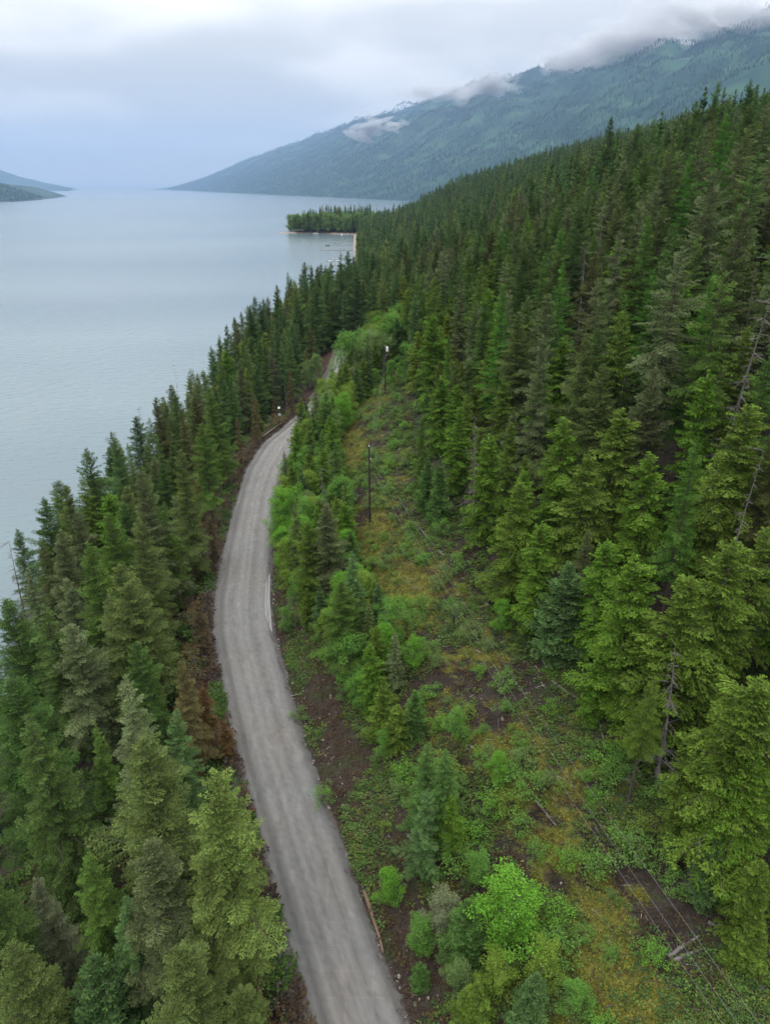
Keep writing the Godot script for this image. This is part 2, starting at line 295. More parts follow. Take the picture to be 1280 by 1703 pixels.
func build_setting() -> void:
	var fn := FastNoiseLite.new()
	fn.noise_type = FastNoiseLite.TYPE_SIMPLEX_SMOOTH
	fn.seed = 3
	fn.frequency = 0.045
	fn.fractal_octaves = 4
	# terrain
	var rows := []
	var d := -70.0
	while d < 2600.0:
		rows.append(d)
		d += 4.0 if d < 8.0 else (0.5 if d < 120.0 else 0.5 + (d - 120.0) * 0.025)
	var cols := []
	var u := -230.0
	while u < 2600.0:
		cols.append(u)
		u += 6.0 if u < -60.0 else (1.2 if u < -12.0 else (0.45 if u < 44.0 else 0.45 + (u - 44.0) * 0.045))
	var v := PackedVector3Array()
	var c := PackedColorArray()
	for dd in rows:
		var l := interp(ROAD_L, dd)
		for uu in cols:
			var x: float = l + uu
			v.append(Vector3(x, ground(x, dd), -dd))
			c.append(soil_color(x, dd, fn))
	var tm := mat(Color(1, 1, 1), 0.95, true)
	tm.albedo_texture = noise_tex(0.02, 512, 0.62, 1.0, 7, 5)
	tm.uv1_triplanar = true
	tm.uv1_world_triplanar = true
	tm.uv1_scale = Vector3(0.23, 0.23, 0.23)
	tm.heightmap_enabled = true
	tm.heightmap_texture = noise_tex(0.05, 512, 0.0, 1.0, 17, 5)
	tm.heightmap_scale = 12.0
	var t := put("terrain", sheet(v, c, rows.size(), cols.size()), tm)
	t.set_meta("kind", "structure")
	build_road(fn)
	build_water()
	build_mountains()

func build_road(fn: FastNoiseLite) -> void:
	var v := PackedVector3Array()
	var c := PackedColorArray()
	var cols := 46
	var rows := 0
	var d := -60.0
	while d < 300.0:
		var l := interp(ROAD_L, d) - 0.5
		var r := interp(ROAD_R, d) + 0.35
		for j in cols:
			var t := float(j) / (cols - 1)
			var x := lerpf(l, r, t)
			# only the shoulders are ragged
			x -= smoothstep(0.10, 0.0, t) * (0.45 * fn.get_noise_2d(d * 9.0, 4.0) + 0.45 * fn.get_noise_2d(d * 34.0, 14.0))
			x += smoothstep(0.90, 1.0, t) * (0.50 * fn.get_noise_2d(d * 9.0, 40.0) + 0.45 * fn.get_noise_2d(d * 34.0, 50.0))
			var crown := 0.14 * (1.0 - pow(2.0 * t - 1.0, 2.0))
			var berm := 0.07 * exp(-pow((t - 0.13) / 0.03, 2.0)) + 0.08 * exp(-pow((t - 0.94) / 0.03, 2.0))
			var lump := 0.008 * fn.get_noise_2d(x * 14.0, d * 6.0)
			var edge := -0.12 if (j == 0 or j == cols - 1) else 0.0
			v.append(Vector3(x, level(d) + 0.03 + crown + berm + lump + edge, -d))
			# packed wheel tracks are pale and fine, the loose gravel between and beside them darker
			var band := 0.0
			for q in [0.26, 0.47, 0.58, 0.80]:
				band += exp(-pow((t - q - 0.012 * sin(d * 0.05)) / 0.05, 2.0))
			var along := fn.get_noise_2d(t * 420.0, d * 0.40) * 0.6 + fn.get_noise_2d(t * 120.0, d * 0.16 + 77.0) * 0.6
			var grain := fn.get_noise_2d(x * 30.0, d * 30.0)
			var k := 0.262 + 0.045 * clampf(band, 0, 1) + 0.060 * along + 0.060 * grain - 0.025 * smoothstep(0.22, 0.42, fn.get_noise_2d(x * 8.0 + 900.0, d * 4.0)) + 0.04 * smoothstep(0.30, 0.45, fn.get_noise_2d(x * 12.0 + 100.0, d * 5.0))
			var loose := exp(-pow((t - 0.155) / 0.05, 2.0)) + 0.45 * smoothstep(0.14, 0.05, t) + smoothstep(0.88, 0.96, t)
			k *= 1.0 - 0.34 * clampf(loose + grain * 0.3 * loose, 0, 1)
			var warm := fn.get_noise_2d(x * 3.0, d * 2.0 + 500.0)
			c.append(Color(k * (1.01 + 0.04 * warm), k * 0.98, k * (0.94 - 0.05 * warm)))
		rows += 1
		d += 0.4 if d > 15.0 and d < 130.0 else 1.2
	var m := mat(Color(1, 1, 1), 0.92, true)
	m.albedo_texture = noise_tex(0.11, 512, 0.62, 1.0, 21, 4)
	m.uv1_triplanar = true
	m.uv1_world_triplanar = true
	m.uv1_scale = Vector3(0.5, 0.5, 0.5)
	m.heightmap_enabled = true
	m.heightmap_texture = noise_tex(0.14, 512, 0.0, 1.0, 29, 4)
	m.heightmap_scale = 6.0
	put("gravel_road", sheet(v, c, rows, cols), m).set_meta("kind", "structure")

func build_water() -> void:
	var m := mat(Color(0.085, 0.150, 0.185), 0.16)
	m.metallic_specular = 0.5
	m.normal_enabled = true
	var f := FastNoiseLite.new()
	f.noise_type = FastNoiseLite.TYPE_SIMPLEX_SMOOTH
	f.frequency = 0.012
	f.fractal_octaves = 5
	f.seed = 8
	var nt := NoiseTexture2D.new()
	nt.width = 1024
	nt.height = 1024
	nt.seamless = true
	nt.as_normal_map = true
	nt.bump_strength = 5.0
	nt.noise = f
	m.normal_texture = nt
	m.normal_scale = 0.8
	m.uv1_triplanar = true
	m.uv1_world_triplanar = true
	m.uv1_scale = Vector3(0.012, 0.012, 0.026)
	m.vertex_color_use_as_albedo = true
	m.albedo_color = Color(1, 1, 1)
	var fn := FastNoiseLite.new()
	fn.seed = 12
	fn.frequency = 1.0
	fn.fractal_octaves = 4
	var v := PackedVector3Array()
	var c := PackedColorArray()
	var rows := 150
	var cols := 90
	for i in rows:
		var d := -150.0 + 13650.0 * pow(float(i) / (rows - 1), 2.4)
		for j in cols:
			var x := -7000.0 + 14000.0 * (0.5 + 4.0 * pow(float(j) / (cols - 1) - 0.5, 3.0))
			v.append(Vector3(x, 0, -d))
			var s := 0.0022 * 600.0 / (600.0 + d * 0.5)
			var n := fn.get_noise_2d((x + 0.25 * d) * s, (d - 0.2 * x) * s * 3.5)
			c.append(Color(0.074, 0.116, 0.134).lerp(Color(0.112, 0.158, 0.172), clampf(0.5 + n * 1.1, 0, 1)))
	put("lake_water", sheet(v, c, rows, cols), m).set_meta("kind", "structure")

func ridge_point(r: Dictionary, s: float, w: float) -> Vector3:
	var fn: FastNoiseLite = r.fn
	var t: float = w / r.crest
	var n := fn.get_noise_2d(s * 0.012, w * 0.016) * 0.55 + 0.28 * fn.get_noise_2d(s * 0.035, w * 0.03) + 0.06 * fn.get_noise_2d(s * 0.12, w * 0.12)
	var h: float = r.top * (1.0 - pow(1.0 - clampf(t, 0, 1), 1.55)) if t < 1.0 else r.top * (1.0 - 0.16 * (t - 1.0))
	h *= interp(r.ends, s / r.length) * (1.0 + 0.24 * n * smoothstep(0.0, 0.35, t) - 0.16 * pow(1.0 - absf(fn.get_noise_2d(s * 0.022 + 70.0, w * 0.004)), 6.0) * smoothstep(0.05, 0.3, t) * smoothstep(1.0, 0.75, t))
	if w < 0.0:
		h = w * 0.5
	return Vector3(r.at.x + r.along.x * s + r.along.y * w, h, -(r.at.y + r.along.y * s - r.along.x * w))

func ridge_color(r: Dictionary, s: float, w: float) -> Color:
	var q: float = r.fn.get_noise_2d(s * 0.05 + 40.0, w * 0.08) + 0.5 * r.fn.get_noise_2d(s * 0.2, w * 0.3)
	return Color(0.014, 0.042, 0.038).lerp(Color(0.040, 0.092, 0.054), clampf(q * 3.0 - 0.15, 0, 1))

# a wooded ridge: s runs along its shore, w runs up from the water
func ridge(called: String, r: Dictionary, trees: int, from_m: float, to_m: float) -> void:
	var v := PackedVector3Array()
	var c := PackedColorArray()
	var rows := 120
	var cols := 70
	for i in rows:
		for j in cols:
			var s: float = r.length * i / (rows - 1)
			var w: float = r.width * pow(float(j) / (cols - 1), 1.2) - 20.0
			v.append(ridge_point(r, s, w))
			c.append(ridge_color(r, s, w))
	var o := put(called, sheet(v, c, rows, cols), M.hillside)
	o.set_meta("kind", "structure")
	var q := RandomNumberGenerator.new()
	q.seed = hash(called)
	var at := []
	var tint := []
	for i in trees:
		var s := q.randf_range(from_m, to_m)
		var w: float = q.randf_range(2.0, r.crest * 1.06)
		var p := ridge_point(r, s, w)
		var zc := -p.z * 0.9085 - (p.y - 70.0) * 0.4179
		if absf(p.x) > zc * 0.56:
			continue
		var k := q.randf_range(9.0, 16.0)
		at.append(Transform3D(Basis.from_scale(Vector3(k * 0.9, k, k * 0.9)), p - Vector3(0, 1.5, 0)))
		var cc := ridge_color(r, s, w)
		var m := q.randf_range(0.88, 1.12)
		tint.append(Color(cc.r * m, cc.g * m, cc.b * m))
	var mesh := ArrayMesh.new()
	var tv := PackedVector3Array()
	for cone in [[0.05, 0.62, 0.20], [0.42, 1.0, 0.13]]:
		for k in 5:
			var a := TAU * k / 5.0
			var b := TAU * (k + 1) / 5.0
			tv.append_array([Vector3(cos(a) * cone[2], cone[0], sin(a) * cone[2]), Vector3(0, cone[1], 0), Vector3(cos(b) * cone[2], cone[0], sin(b) * cone[2])])
	mesh = arrays(tv, white(tv.size()))
	var f := scatter(called + "_forest", mesh, at, tint, self, M.hillside)
	f.set_meta("kind", "stuff")
	f.set_meta("label", "far conifer forest covering the %s above the lake" % called)

func build_mountains() -> void:
	# the moist air over the far lake
	var haze := FogVolume.new()
	haze.name = "lake_haze"
	haze.shape = RenderingServer.FOG_VOLUME_SHAPE_BOX
	haze.size = Vector3(16000, 860, 11800)
	haze.position = Vector3(0, 430.5, -7500)
	var hm := FogMaterial.new()
	hm.albedo = Color(0.65, 0.80, 0.965)
	hm.density = 0.000078
	haze.material = hm
	haze.set_meta("kind", "stuff")
	haze.set_meta("label", "pale blue haze over the far lake and mountain")
	add_child(haze)
	var fn := FastNoiseLite.new()
	fn.noise_type = FastNoiseLite.TYPE_SIMPLEX_SMOOTH
	fn.seed = 23
	fn.frequency = 0.16
	fn.fractal_octaves = 5
	M.hillside = mat(Color(1, 1, 1), 1.0, true)
	var q := Vector2(-2605, 6100).normalized()
	ridge("mountain", {"fn": fn, "at": Vector2(0, 4000) - q * 4200.0, "along": q, "length": 14500.0, "width": 4200.0, "top": 775.0, "crest": 1800.0, "ends": [[0.0, 1.05], [0.45, 1.0], [0.62, 0.86], [0.72, 0.78], [0.85, 0.5], [1.0, 0.12]]}, 120000, 2600.0, 12500.0)
	# far shore: a low dark promontory and a taller hill behind it
	ridge("promontory", {"fn": fn, "at": Vector2(-1680, 3560), "along": Vector2(-0.97, -0.24), "length": 3000.0, "width": 1500.0, "top": 230.0, "crest": 600.0, "ends": [[0.0, 0.02], [0.06, 0.3], [0.3, 0.8], [1.0, 1.2]]}, 6000, 0.0, 1500.0)
	ridge("hill", {"fn": fn, "at": Vector2(-3950, 9700), "along": Vector2(-0.95, -0.31), "length": 6000.0, "width": 2500.0, "top": 430.0, "crest": 1100.0, "ends": [[0.0, 0.03], [0.1, 0.35], [0.22, 0.95], [1.0, 1.4]]}, 9000, 0.0, 3000.0)

# ---------------------------------------------------------------- trees
var protos := {}

func card(v: PackedVector3Array, c: PackedColorArray, b: Vector3, dir: Vector3, side: Vector3, half: float, tone: Color) -> void:
	var m := b + dir * 0.5
	var w := side * half
	v.append_array([b, m + w, b + dir, b, b + dir, m - w])
	c.append_array([tone, tone, tone, tone, tone, tone])

func tone_of(r: RandomNumberGenerator, k: float) -> Color:
	var a := k * r.randf_range(0.42, 1.0)
	var y := r.randf_range(-0.06, 0.06)
	return Color(clampf(a * (1.0 + y), 0, 1), clampf(a, 0, 1), clampf(a * (0.97 - y), 0, 1))

# one bough along +x, made of twigs that carry small sprays of needles; style sets its habit
func bough(length: float, style: String, r: RandomNumberGenerator) -> Dictionary:
	var v := PackedVector3Array()
	var c := PackedColorArray()
	var wood := PackedVector3Array()
	var axis := func(t: float) -> Vector3:
		var y := 0.0
		match style:
			"fir", "far": y = length * (0.10 * t - 0.22 * t * t + 0.10 * t * t * t)
			"spruce": y = length * (0.06 * t - 0.42 * t * t + 0.24 * t * t * t)
			"cedar": y = length * (0.16 * t - 0.55 * t * t + 0.12 * t * t * t)
			"larch": y = length * (0.12 * t - 0.16 * t * t)
			"dead": y = length * (-0.05 * t - 0.15 * t * t)
		return Vector3(length * t, y, 0.10 * length * sin(t * 2.6) * (0.4 if style == "cedar" else 0.2))
	var pts := []
	var rad := []
	for i in 4:
		var t := i / 3.0
		pts.append(axis.call(t))
		rad.append(lerpf(0.012 + 0.010 * length, 0.005, t) * (1.5 if style == "dead" else 1.0))
	ringed(wood, pts, rad, 3)
	if style == "dead":
		for i in int(4 + length * 5):
			var t := r.randf_range(0.2, 0.95)
			var p: Vector3 = axis.call(t)
			var s := 1.0 if r.randf() < 0.5 else -1.0
			var e := p + Vector3(r.randf_range(0.2, 0.6), r.randf_range(-0.35, 0.25), s * r.randf_range(0.3, 0.8)) * length * 0.35 * (1.1 - t)
			ringed(wood, [p, (p + e) * 0.5 + Vector3(0, r.randf_range(-0.03, 0.03), 0), e], [0.024, 0.016, 0.007], 3)
		return {"v": v, "c": [c], "wood": wood, "len": length}
	var step := 0.15
	var reach := 0.40
	var spray := 0.23
	var half := 0.038
	var gap := 0.13
	match style:
		"spruce":
			reach = 0.36
			step = 0.15
			spray = 0.22
			half = 0.036
		"cedar":
			reach = 0.46
			step = 0.19
			spray = 0.26
			half = 0.052
			gap = 0.14
		"larch":
			reach = 0.30
			step = 0.21
			spray = 0.19
			half = 0.042
			gap = 0.15
		"far":
			reach = 0.42
			step = 0.30
			spray = 0.75
			half = 0.20
			gap = 0.6
	var t := 0.10
	while t < 1.0:
		var p: Vector3 = axis.call(t)
		for s in [-1.0, 1.0]:
			if r.randf() < 0.10:
				continue
			var tl := clampf(length * reach * pow(1.0 - t, 0.65) * r.randf_range(0.6, 1.15) + 0.16, 0.16, 1.15)
			if t < 0.3:
				tl *= 0.55 + 1.5 * t
			var fwd := r.randf_range(0.55, 1.0)
			var sag := r.randf_range(-0.50, 0.20)
			if style == "cedar":
				sag = r.randf_range(-1.0, -0.25)
			elif style == "spruce":
				sag = r.randf_range(-0.75, -0.1)
			elif style == "larch":
				sag = r.randf_range(-0.35, 0.35)
			var dir := Vector3(fwd, sag, s).normalized()
			if style == "far":
				var up := Vector3(r.randf_range(-0.3, 0.3), 1.0, r.randf_range(-0.3, 0.3))
				card(v, c, p - dir * 0.1, dir * (tl + 0.35), dir.cross(up).normalized(), half * r.randf_range(0.8, 1.3), tone_of(r, 1.0))
				continue
			var side := dir.cross(Vector3.UP).normalized()
			card(v, c, p, dir * tl, (side + Vector3.UP * r.randf_range(-0.5, 0.5)).normalized(), half * 0.8, tone_of(r, 0.95))
			var q := 0.06
			while q < tl:
				var b := p + dir * q + Vector3(0, -0.12 * q * q, 0)
				for k in [-1.0, 1.0]:
					var droop := r.randf_range(-0.65, 0.55)
					if style == "cedar":
						droop = r.randf_range(-1.1, 0.0)
					elif style == "spruce":
						droop = r.randf_range(-0.7, 0.1)
					elif style == "larch":
						droop = r.randf_range(-0.8, 0.9)
					var sd: Vector3 = (dir * r.randf_range(0.5, 1.0) + side * k * r.randf_range(0.6, 1.0) + Vector3.UP * droop).normalized()
					var ln := spray * r.randf_range(0.65, 1.2) * (1.0 - 0.35 * q / tl)
					var wv := sd.cross(Vector3(r.randf_range(-0.9, 0.9), 1.0, r.randf_range(-0.9, 0.9))).normalized()
					card(v, c, b, sd * ln, wv, half * r.randf_range(0.8, 1.2), tone_of(r, 1.0))
				q += gap
			var tip := p + dir * tl
			card(v, c, tip - dir * 0.08, (dir + Vector3.UP * r.randf_range(-0.3, 0.2)) * spray * 0.8, side, half, tone_of(r, 1.0))
		t += step / length * r.randf_range(0.8, 1.2) + 0.012
	var end: Vector3 = axis.call(1.0)
	card(v, c, end - Vector3(0.1, 0, 0), Vector3(spray, -0.03, 0), Vector3(0, 0.2, 1).normalized(), half, tone_of(r, 1.0))
	# three tones of the same bough
	var tints := []
	for k in [0.66, 0.84, 1.0]:
		var cc := PackedColorArray()
		cc.resize(c.size())
		for i in c.size():
			cc[i] = c[i] * k
			cc[i].a = 1.0
		tints.append(cc)
	return {"v": v, "c": tints, "wood": wood, "len": length}

func boughs(style: String) -> Array:
	if not protos.has(style):
		var r := RandomNumberGenerator.new()
		r.seed = hash(style)
		var list := []
		for ln in [0.55, 1.0, 1.7, 2.5, 3.4]:
			for k in (3 if style != "far" else 2):
				list.append(bough(ln, style, r))
		protos[style] = list
	return protos[style]

func bark_mesh(v: PackedVector3Array) -> ArrayMesh:
	return arrays(v)

# p: h, base (share of bare trunk), r (spread), n boughs, style, low / high (tilt in degrees), power, ragged, dead, bend, girth
func conifer(p: Dictionary, seed_: int) -> Dictionary:
	var r := RandomNumberGenerator.new()
	r.seed = seed_
	var h: float = p.h
	var bend := Vector3(r.randf_range(-1, 1), 0, r.randf_range(-1, 1)) * float(p.get("bend", 0.012)) * h
	var spine := func(y: float) -> Vector3:
		var t := y / h
		return Vector3(bend.x * t * t, y, bend.z * t * t)
	var wood := PackedVector3Array()
	var pts := []
	var rad := []
	var girth: float = p.get("girth", 0.0085) * h
	for i in 10:
		var t := i / 9.0
		pts.append(spine.call(h * t * 0.985 - (0.8 if i == 0 else 0.0)))
		rad.append(maxf(girth * pow(1.0 - t, 0.9) * (1.25 if i == 0 else 1.0), 0.012))
	ringed(wood, pts, rad, 7 if p.style != "far" else 4)
	var v := PackedVector3Array()
	var c := PackedColorArray()
	var list := boughs(p.style)
	var per: int = list.size() / 5
	var az := r.randf() * TAU
	var n: int = p.n
	var lobes := [r.randf() * TAU, r.randf() * TAU, r.randf() * TAU]
	for i in n:
		var t := pow((i + r.randf()) / n, float(p.get("crowd", 0.92)))        # 0 at the foot of the crown, 1 at the tip
		var y := h * lerpf(p.base, 0.985, t)
		az += 2.399963 + r.randf_range(-0.5, 0.5)
		var prof := pow(1.0 - t, float(p.power)) * (0.62 + 0.38 * smoothstep(0.0, 0.16, t)) + 0.035
		# some sides and storeys of the crown are thinner than others
		var uneven := 1.0 + float(p.ragged) * (0.55 * sin(az * 2.0 + lobes[0] + t * 5.0) + 0.45 * sin(t * 23.0 + lobes[1]) * cos(az + lobes[2]))
		var ln := maxf(float(p.r) * prof * uneven * r.randf_range(0.50, 1.18), 0.32)
		if r.randf() < float(p.get("gaps", 0.05)):
			continue
		var tilt := deg_to_rad(lerpf(p.low, p.high, pow(t, 1.3)) + r.randf_range(-15, 15))
		var best := 0
		var sizes := [0.55, 1.0, 1.7, 2.5, 3.4]
		for k in 5:
			if absf(sizes[k] - ln) < absf(sizes[best] - ln):
				best = k
		var b: Dictionary = list[best * per + r.randi() % per]
		var s: float = ln / float(b.len)
		var basis := Basis(Vector3.UP, az) * Basis(Vector3(0, 0, 1), tilt) * Basis(Vector3(1, 0, 0), r.randf_range(-0.55, 0.55))
		var x := Transform3D(basis.scaled_local(Vector3(s, s * r.randf_range(0.85, 1.2), s * (1.0 if r.randf() < 0.5 else -1.0) * r.randf_range(0.9, 1.15))), spine.call(y))
		v.append_array(x * (b.v as PackedVector3Array))
		c.append_array(b.c[r.randi() % b.c.size()])
		if p.style != "far":
			wood.append_array(x * (b.wood as PackedVector3Array))
	# the leader
	for k in 7:
		var a := r.randf() * TAU
		var y := h * r.randf_range(0.955, 0.992)
		card(v, c, spine.call(y), Vector3(cos(a) * 0.16, 0.26, sin(a) * 0.16) * (1.0 if p.style != "far" else 2.0), Vector3(-sin(a), 0, cos(a)), 0.05 if p.style != "far" else 0.16, tone_of(r, 1.0))
	var dead: Array = boughs("dead") if p.get("dead", 0) > 0 else []
	for i in int(p.get("dead", 0)):
		var y := h * r.randf_range(0.10, lerpf(p.base, 1.0, float(p.get("dead_to", 0.15))))
		var b: Dictionary = dead[r.randi() % dead.size()]
		var s := clampf(float(p.r) * r.randf_range(0.3, 0.8) * minf(1.0, 1.25 - y / h) / float(b.len), 0.12, 1.8)
		var x := Transform3D((Basis(Vector3.UP, r.randf() * TAU) * Basis(Vector3(0, 0, 1), deg_to_rad(r.randf_range(-35, 12)))).scaled_local(Vector3(s, s, s)), spine.call(y))
		wood.append_array(x * (b.wood as PackedVector3Array))
	return {"trunk": bark_mesh(wood), "crown": arrays(v, c) if v.size() else null, "h": h, "tris": (v.size() + wood.size()) / 3}

# a tuft of broad leaves about a metre across
func leaf_tuft(r: RandomNumberGenerator, radius: float, count: int, size: float) -> Dictionary:
	var v := PackedVector3Array()
	var c := PackedColorArray()
	for i in count:
		var q := Vector3(r.randfn(), r.randfn() * 0.75, r.randfn()).normalized() * radius * pow(r.randf(), 0.45)
		var out := (q.normalized() + Vector3(r.randf_range(-0.8, 0.8), r.randf_range(-0.7, 0.5), r.randf_range(-0.8, 0.8))).normalized()
		var side := out.cross(Vector3(r.randf_range(-0.6, 0.6), 1, r.randf_range(-0.6, 0.6))).normalized()
		card(v, c, q, out * size * r.randf_range(0.7, 1.25), side, size * r.randf_range(0.30, 0.42), tone_of(r, 1.0))
	return {"v": v, "c": c}

# p: h, base, r, tufts, count, size, stems, open
func broadleaf(p: Dictionary, seed_: int) -> Dictionary:
	var r := RandomNumberGenerator.new()
	r.seed = seed_
	var kinds := []
	for k in 4:
		kinds.append(leaf_tuft(r, p.get("tuft", 0.55), p.count, p.size))
	var v := PackedVector3Array()
	var c := PackedColorArray()
	var wood := PackedVector3Array()
	var h: float = p.h
	var stems := []
	for k in int(p.stems):
		var a := TAU * k / int(p.stems) + r.randf_range(-0.5, 0.5)
		var lean: float = p.r * r.randf_range(0.15, 0.55) * (0.25 if int(p.stems) == 1 else 1.0)
		var top := Vector3(cos(a) * lean, h * r.randf_range(0.82, 0.96), sin(a) * lean)
		stems.append(top)
		var mid := top * 0.5 + Vector3(r.randf_range(-0.1, 0.1), 0, r.randf_range(-0.1, 0.1)) * h * 0.2
		mid.x *= 0.7
		mid.z *= 0.7
		ringed(wood, [Vector3(cos(a) * 0.05, -0.3, sin(a) * 0.05), mid, top], [0.010 * h + 0.015, 0.007 * h + 0.008, 0.008], 5)
	for i in int(p.tufts):
		var top: Vector3 = stems[r.randi() % stems.size()]
		var t := pow(r.randf(), 0.8)
		var y := lerpf(float(p.base) * h, h, t)
		var spread: float = p.r * (sin(PI * clampf(0.12 + 0.83 * t, 0, 1)) * 0.85 + 0.15) * pow(r.randf(), 0.42)
		var a := r.randf() * TAU
		spread *= 1.0 + 0.45 * sin(a * 3.0 + t * 6.0 + seed_)
		var stem_at := top * clampf(y / top.y, 0, 1)
		var q := Vector3(stem_at.x * 0.8 + cos(a) * spread, y, stem_at.z * 0.8 + sin(a) * spread)
		var root := top * clampf((y - spread * 0.6) / top.y, 0.1, 0.97)
		if i % 2 == 0:
			ringed(wood, [root, (root + q) * 0.5 + Vector3(0, 0.08, 0), q], [0.012 + 0.002 * h, 0.009, 0.004], 3)
		var k: Dictionary = kinds[r.randi() % 4]
		var s := r.randf_range(0.7, 1.25)
		var x := Transform3D((Basis(Vector3.UP, r.randf() * TAU) * Basis(Vector3(1, 0, 0), r.randf_range(-0.5, 0.5))).scaled_local(Vector3(s, s * 0.8, s)), q)
		v.append_array(x * (k.v as PackedVector3Array))
		c.append_array(k.c)
	return {"trunk": arrays(wood), "crown": arrays(v, c), "h": h, "tris": (v.size() + wood.size()) / 3}

var K := {}       # kinds of plants: lists of variants

func grow_kinds() -> void:
	K.fir = []
	for i in 3:
		K.fir.append(conifer({"h": 24.0, "base": 0.10 + 0.06 * i, "r": 4.3, "n": 205, "style": "fir", "low": -14.0, "high": 42.0, "power": 0.66, "ragged": 0.34 + 0.06 * i, "dead": 26, "dead_to": 0.5, "gaps": 0.10}, 101 + i))
	K.spruce = []
	for i in 2:
		K.spruce.append(conifer({"h": 24.0, "base": 0.08, "r": 3.5, "n": 205, "style": "spruce", "low": -12.0, "high": 35.0, "power": 0.74, "ragged": 0.36, "dead": 24, "dead_to": 0.5, "gaps": 0.10}, 121 + i))
	K.tall_fir = []      # long bare trunk, ragged crown
	for i in 2:
		K.tall_fir.append(conifer({"h": 28.0, "base": 0.42, "r": 4.0, "n": 110, "style": "fir", "low": -22.0, "high": 38.0, "power": 0.62, "ragged": 0.38, "dead": 46, "dead_to": 0.35, "gaps": 0.14, "girth": 0.0095}, 131 + i))
	K.cedar = []
	for i in 3:
		K.cedar.append(conifer({"h": 16.0, "base": 0.05, "r": 2.8, "n": 165, "style": "cedar", "low": -6.0, "high": 46.0, "power": 0.52, "ragged": 0.38, "dead": 22, "dead_to": 0.6, "gaps": 0.08, "bend": 0.03}, 141 + i))
	K.larch = []
	for i in 2:
		K.larch.append(conifer({"h": 25.0, "base": 0.22, "r": 3.4, "n": 210, "style": "larch", "low": -8.0, "high": 40.0, "power": 0.75, "ragged": 0.34, "dead": 16, "gaps": 0.08}, 151 + i))
	K.young = []         # full, pointed young firs
	for i in 2:
		K.young.append(conifer({"h": 9.0, "base": 0.02, "r": 2.3, "n": 150, "style": "fir", "low": -4.0, "high": 48.0, "power": 0.72 + 0.15 * i, "ragged": 0.10, "dead": 0, "gaps": 0.02}, 161 + i))
	K.snag = []
	for i in 2:
		K.snag.append(conifer({"h": 18.0, "base": 0.98, "r": 3.0, "n": 1, "style": "dead", "low": 0.0, "high": 0.0, "power": 0.7, "ragged": 0.3, "dead": 75, "dead_to": 0.0, "girth": 0.009, "bend": 0.04}, 171 + i))
	K.far = []
	for i in 4:
		K.far.append(conifer({"h": 24.0, "base": 0.10, "r": 3.7 - 0.2 * i, "n": 130, "style": "far", "low": -16.0, "high": 40.0, "power": 0.85, "ragged": 0.3, "gaps": 0.06}, 181 + i))
	K.broad = []
	for i in 3:
		K.broad.append(broadleaf({"h": 9.0, "base": 0.12, "r": 2.3, "tufts": 120, "count": 84, "size": 0.165, "stems": 1 + i, "tuft": 0.6}, 191 + i))
	K.shrub = []
	for i in 4:
		K.shrub.append(broadleaf({"h": 2.4, "base": 0.12, "r": 1.25, "tufts": 40, "count": 34, "size": 0.13, "stems": 5, "tuft": 0.36}, 201 + i))
	K.twiggy = []
	for i in 2:
		K.twiggy.append(broadleaf({"h": 2.6, "base": 0.2, "r": 1.3, "tufts": 60, "count": 9, "size": 0.13, "stems": 6, "tuft": 0.4}, 211 + i))

func foliage(col: Color, back := 0.55) -> StandardMaterial3D:
	var m := mat(col, 0.75, true)
	m.metallic_specular = 0.12
	m.backlight_enabled = true
	m.backlight = Color(back, back, back).linear_to_srgb()
	return m

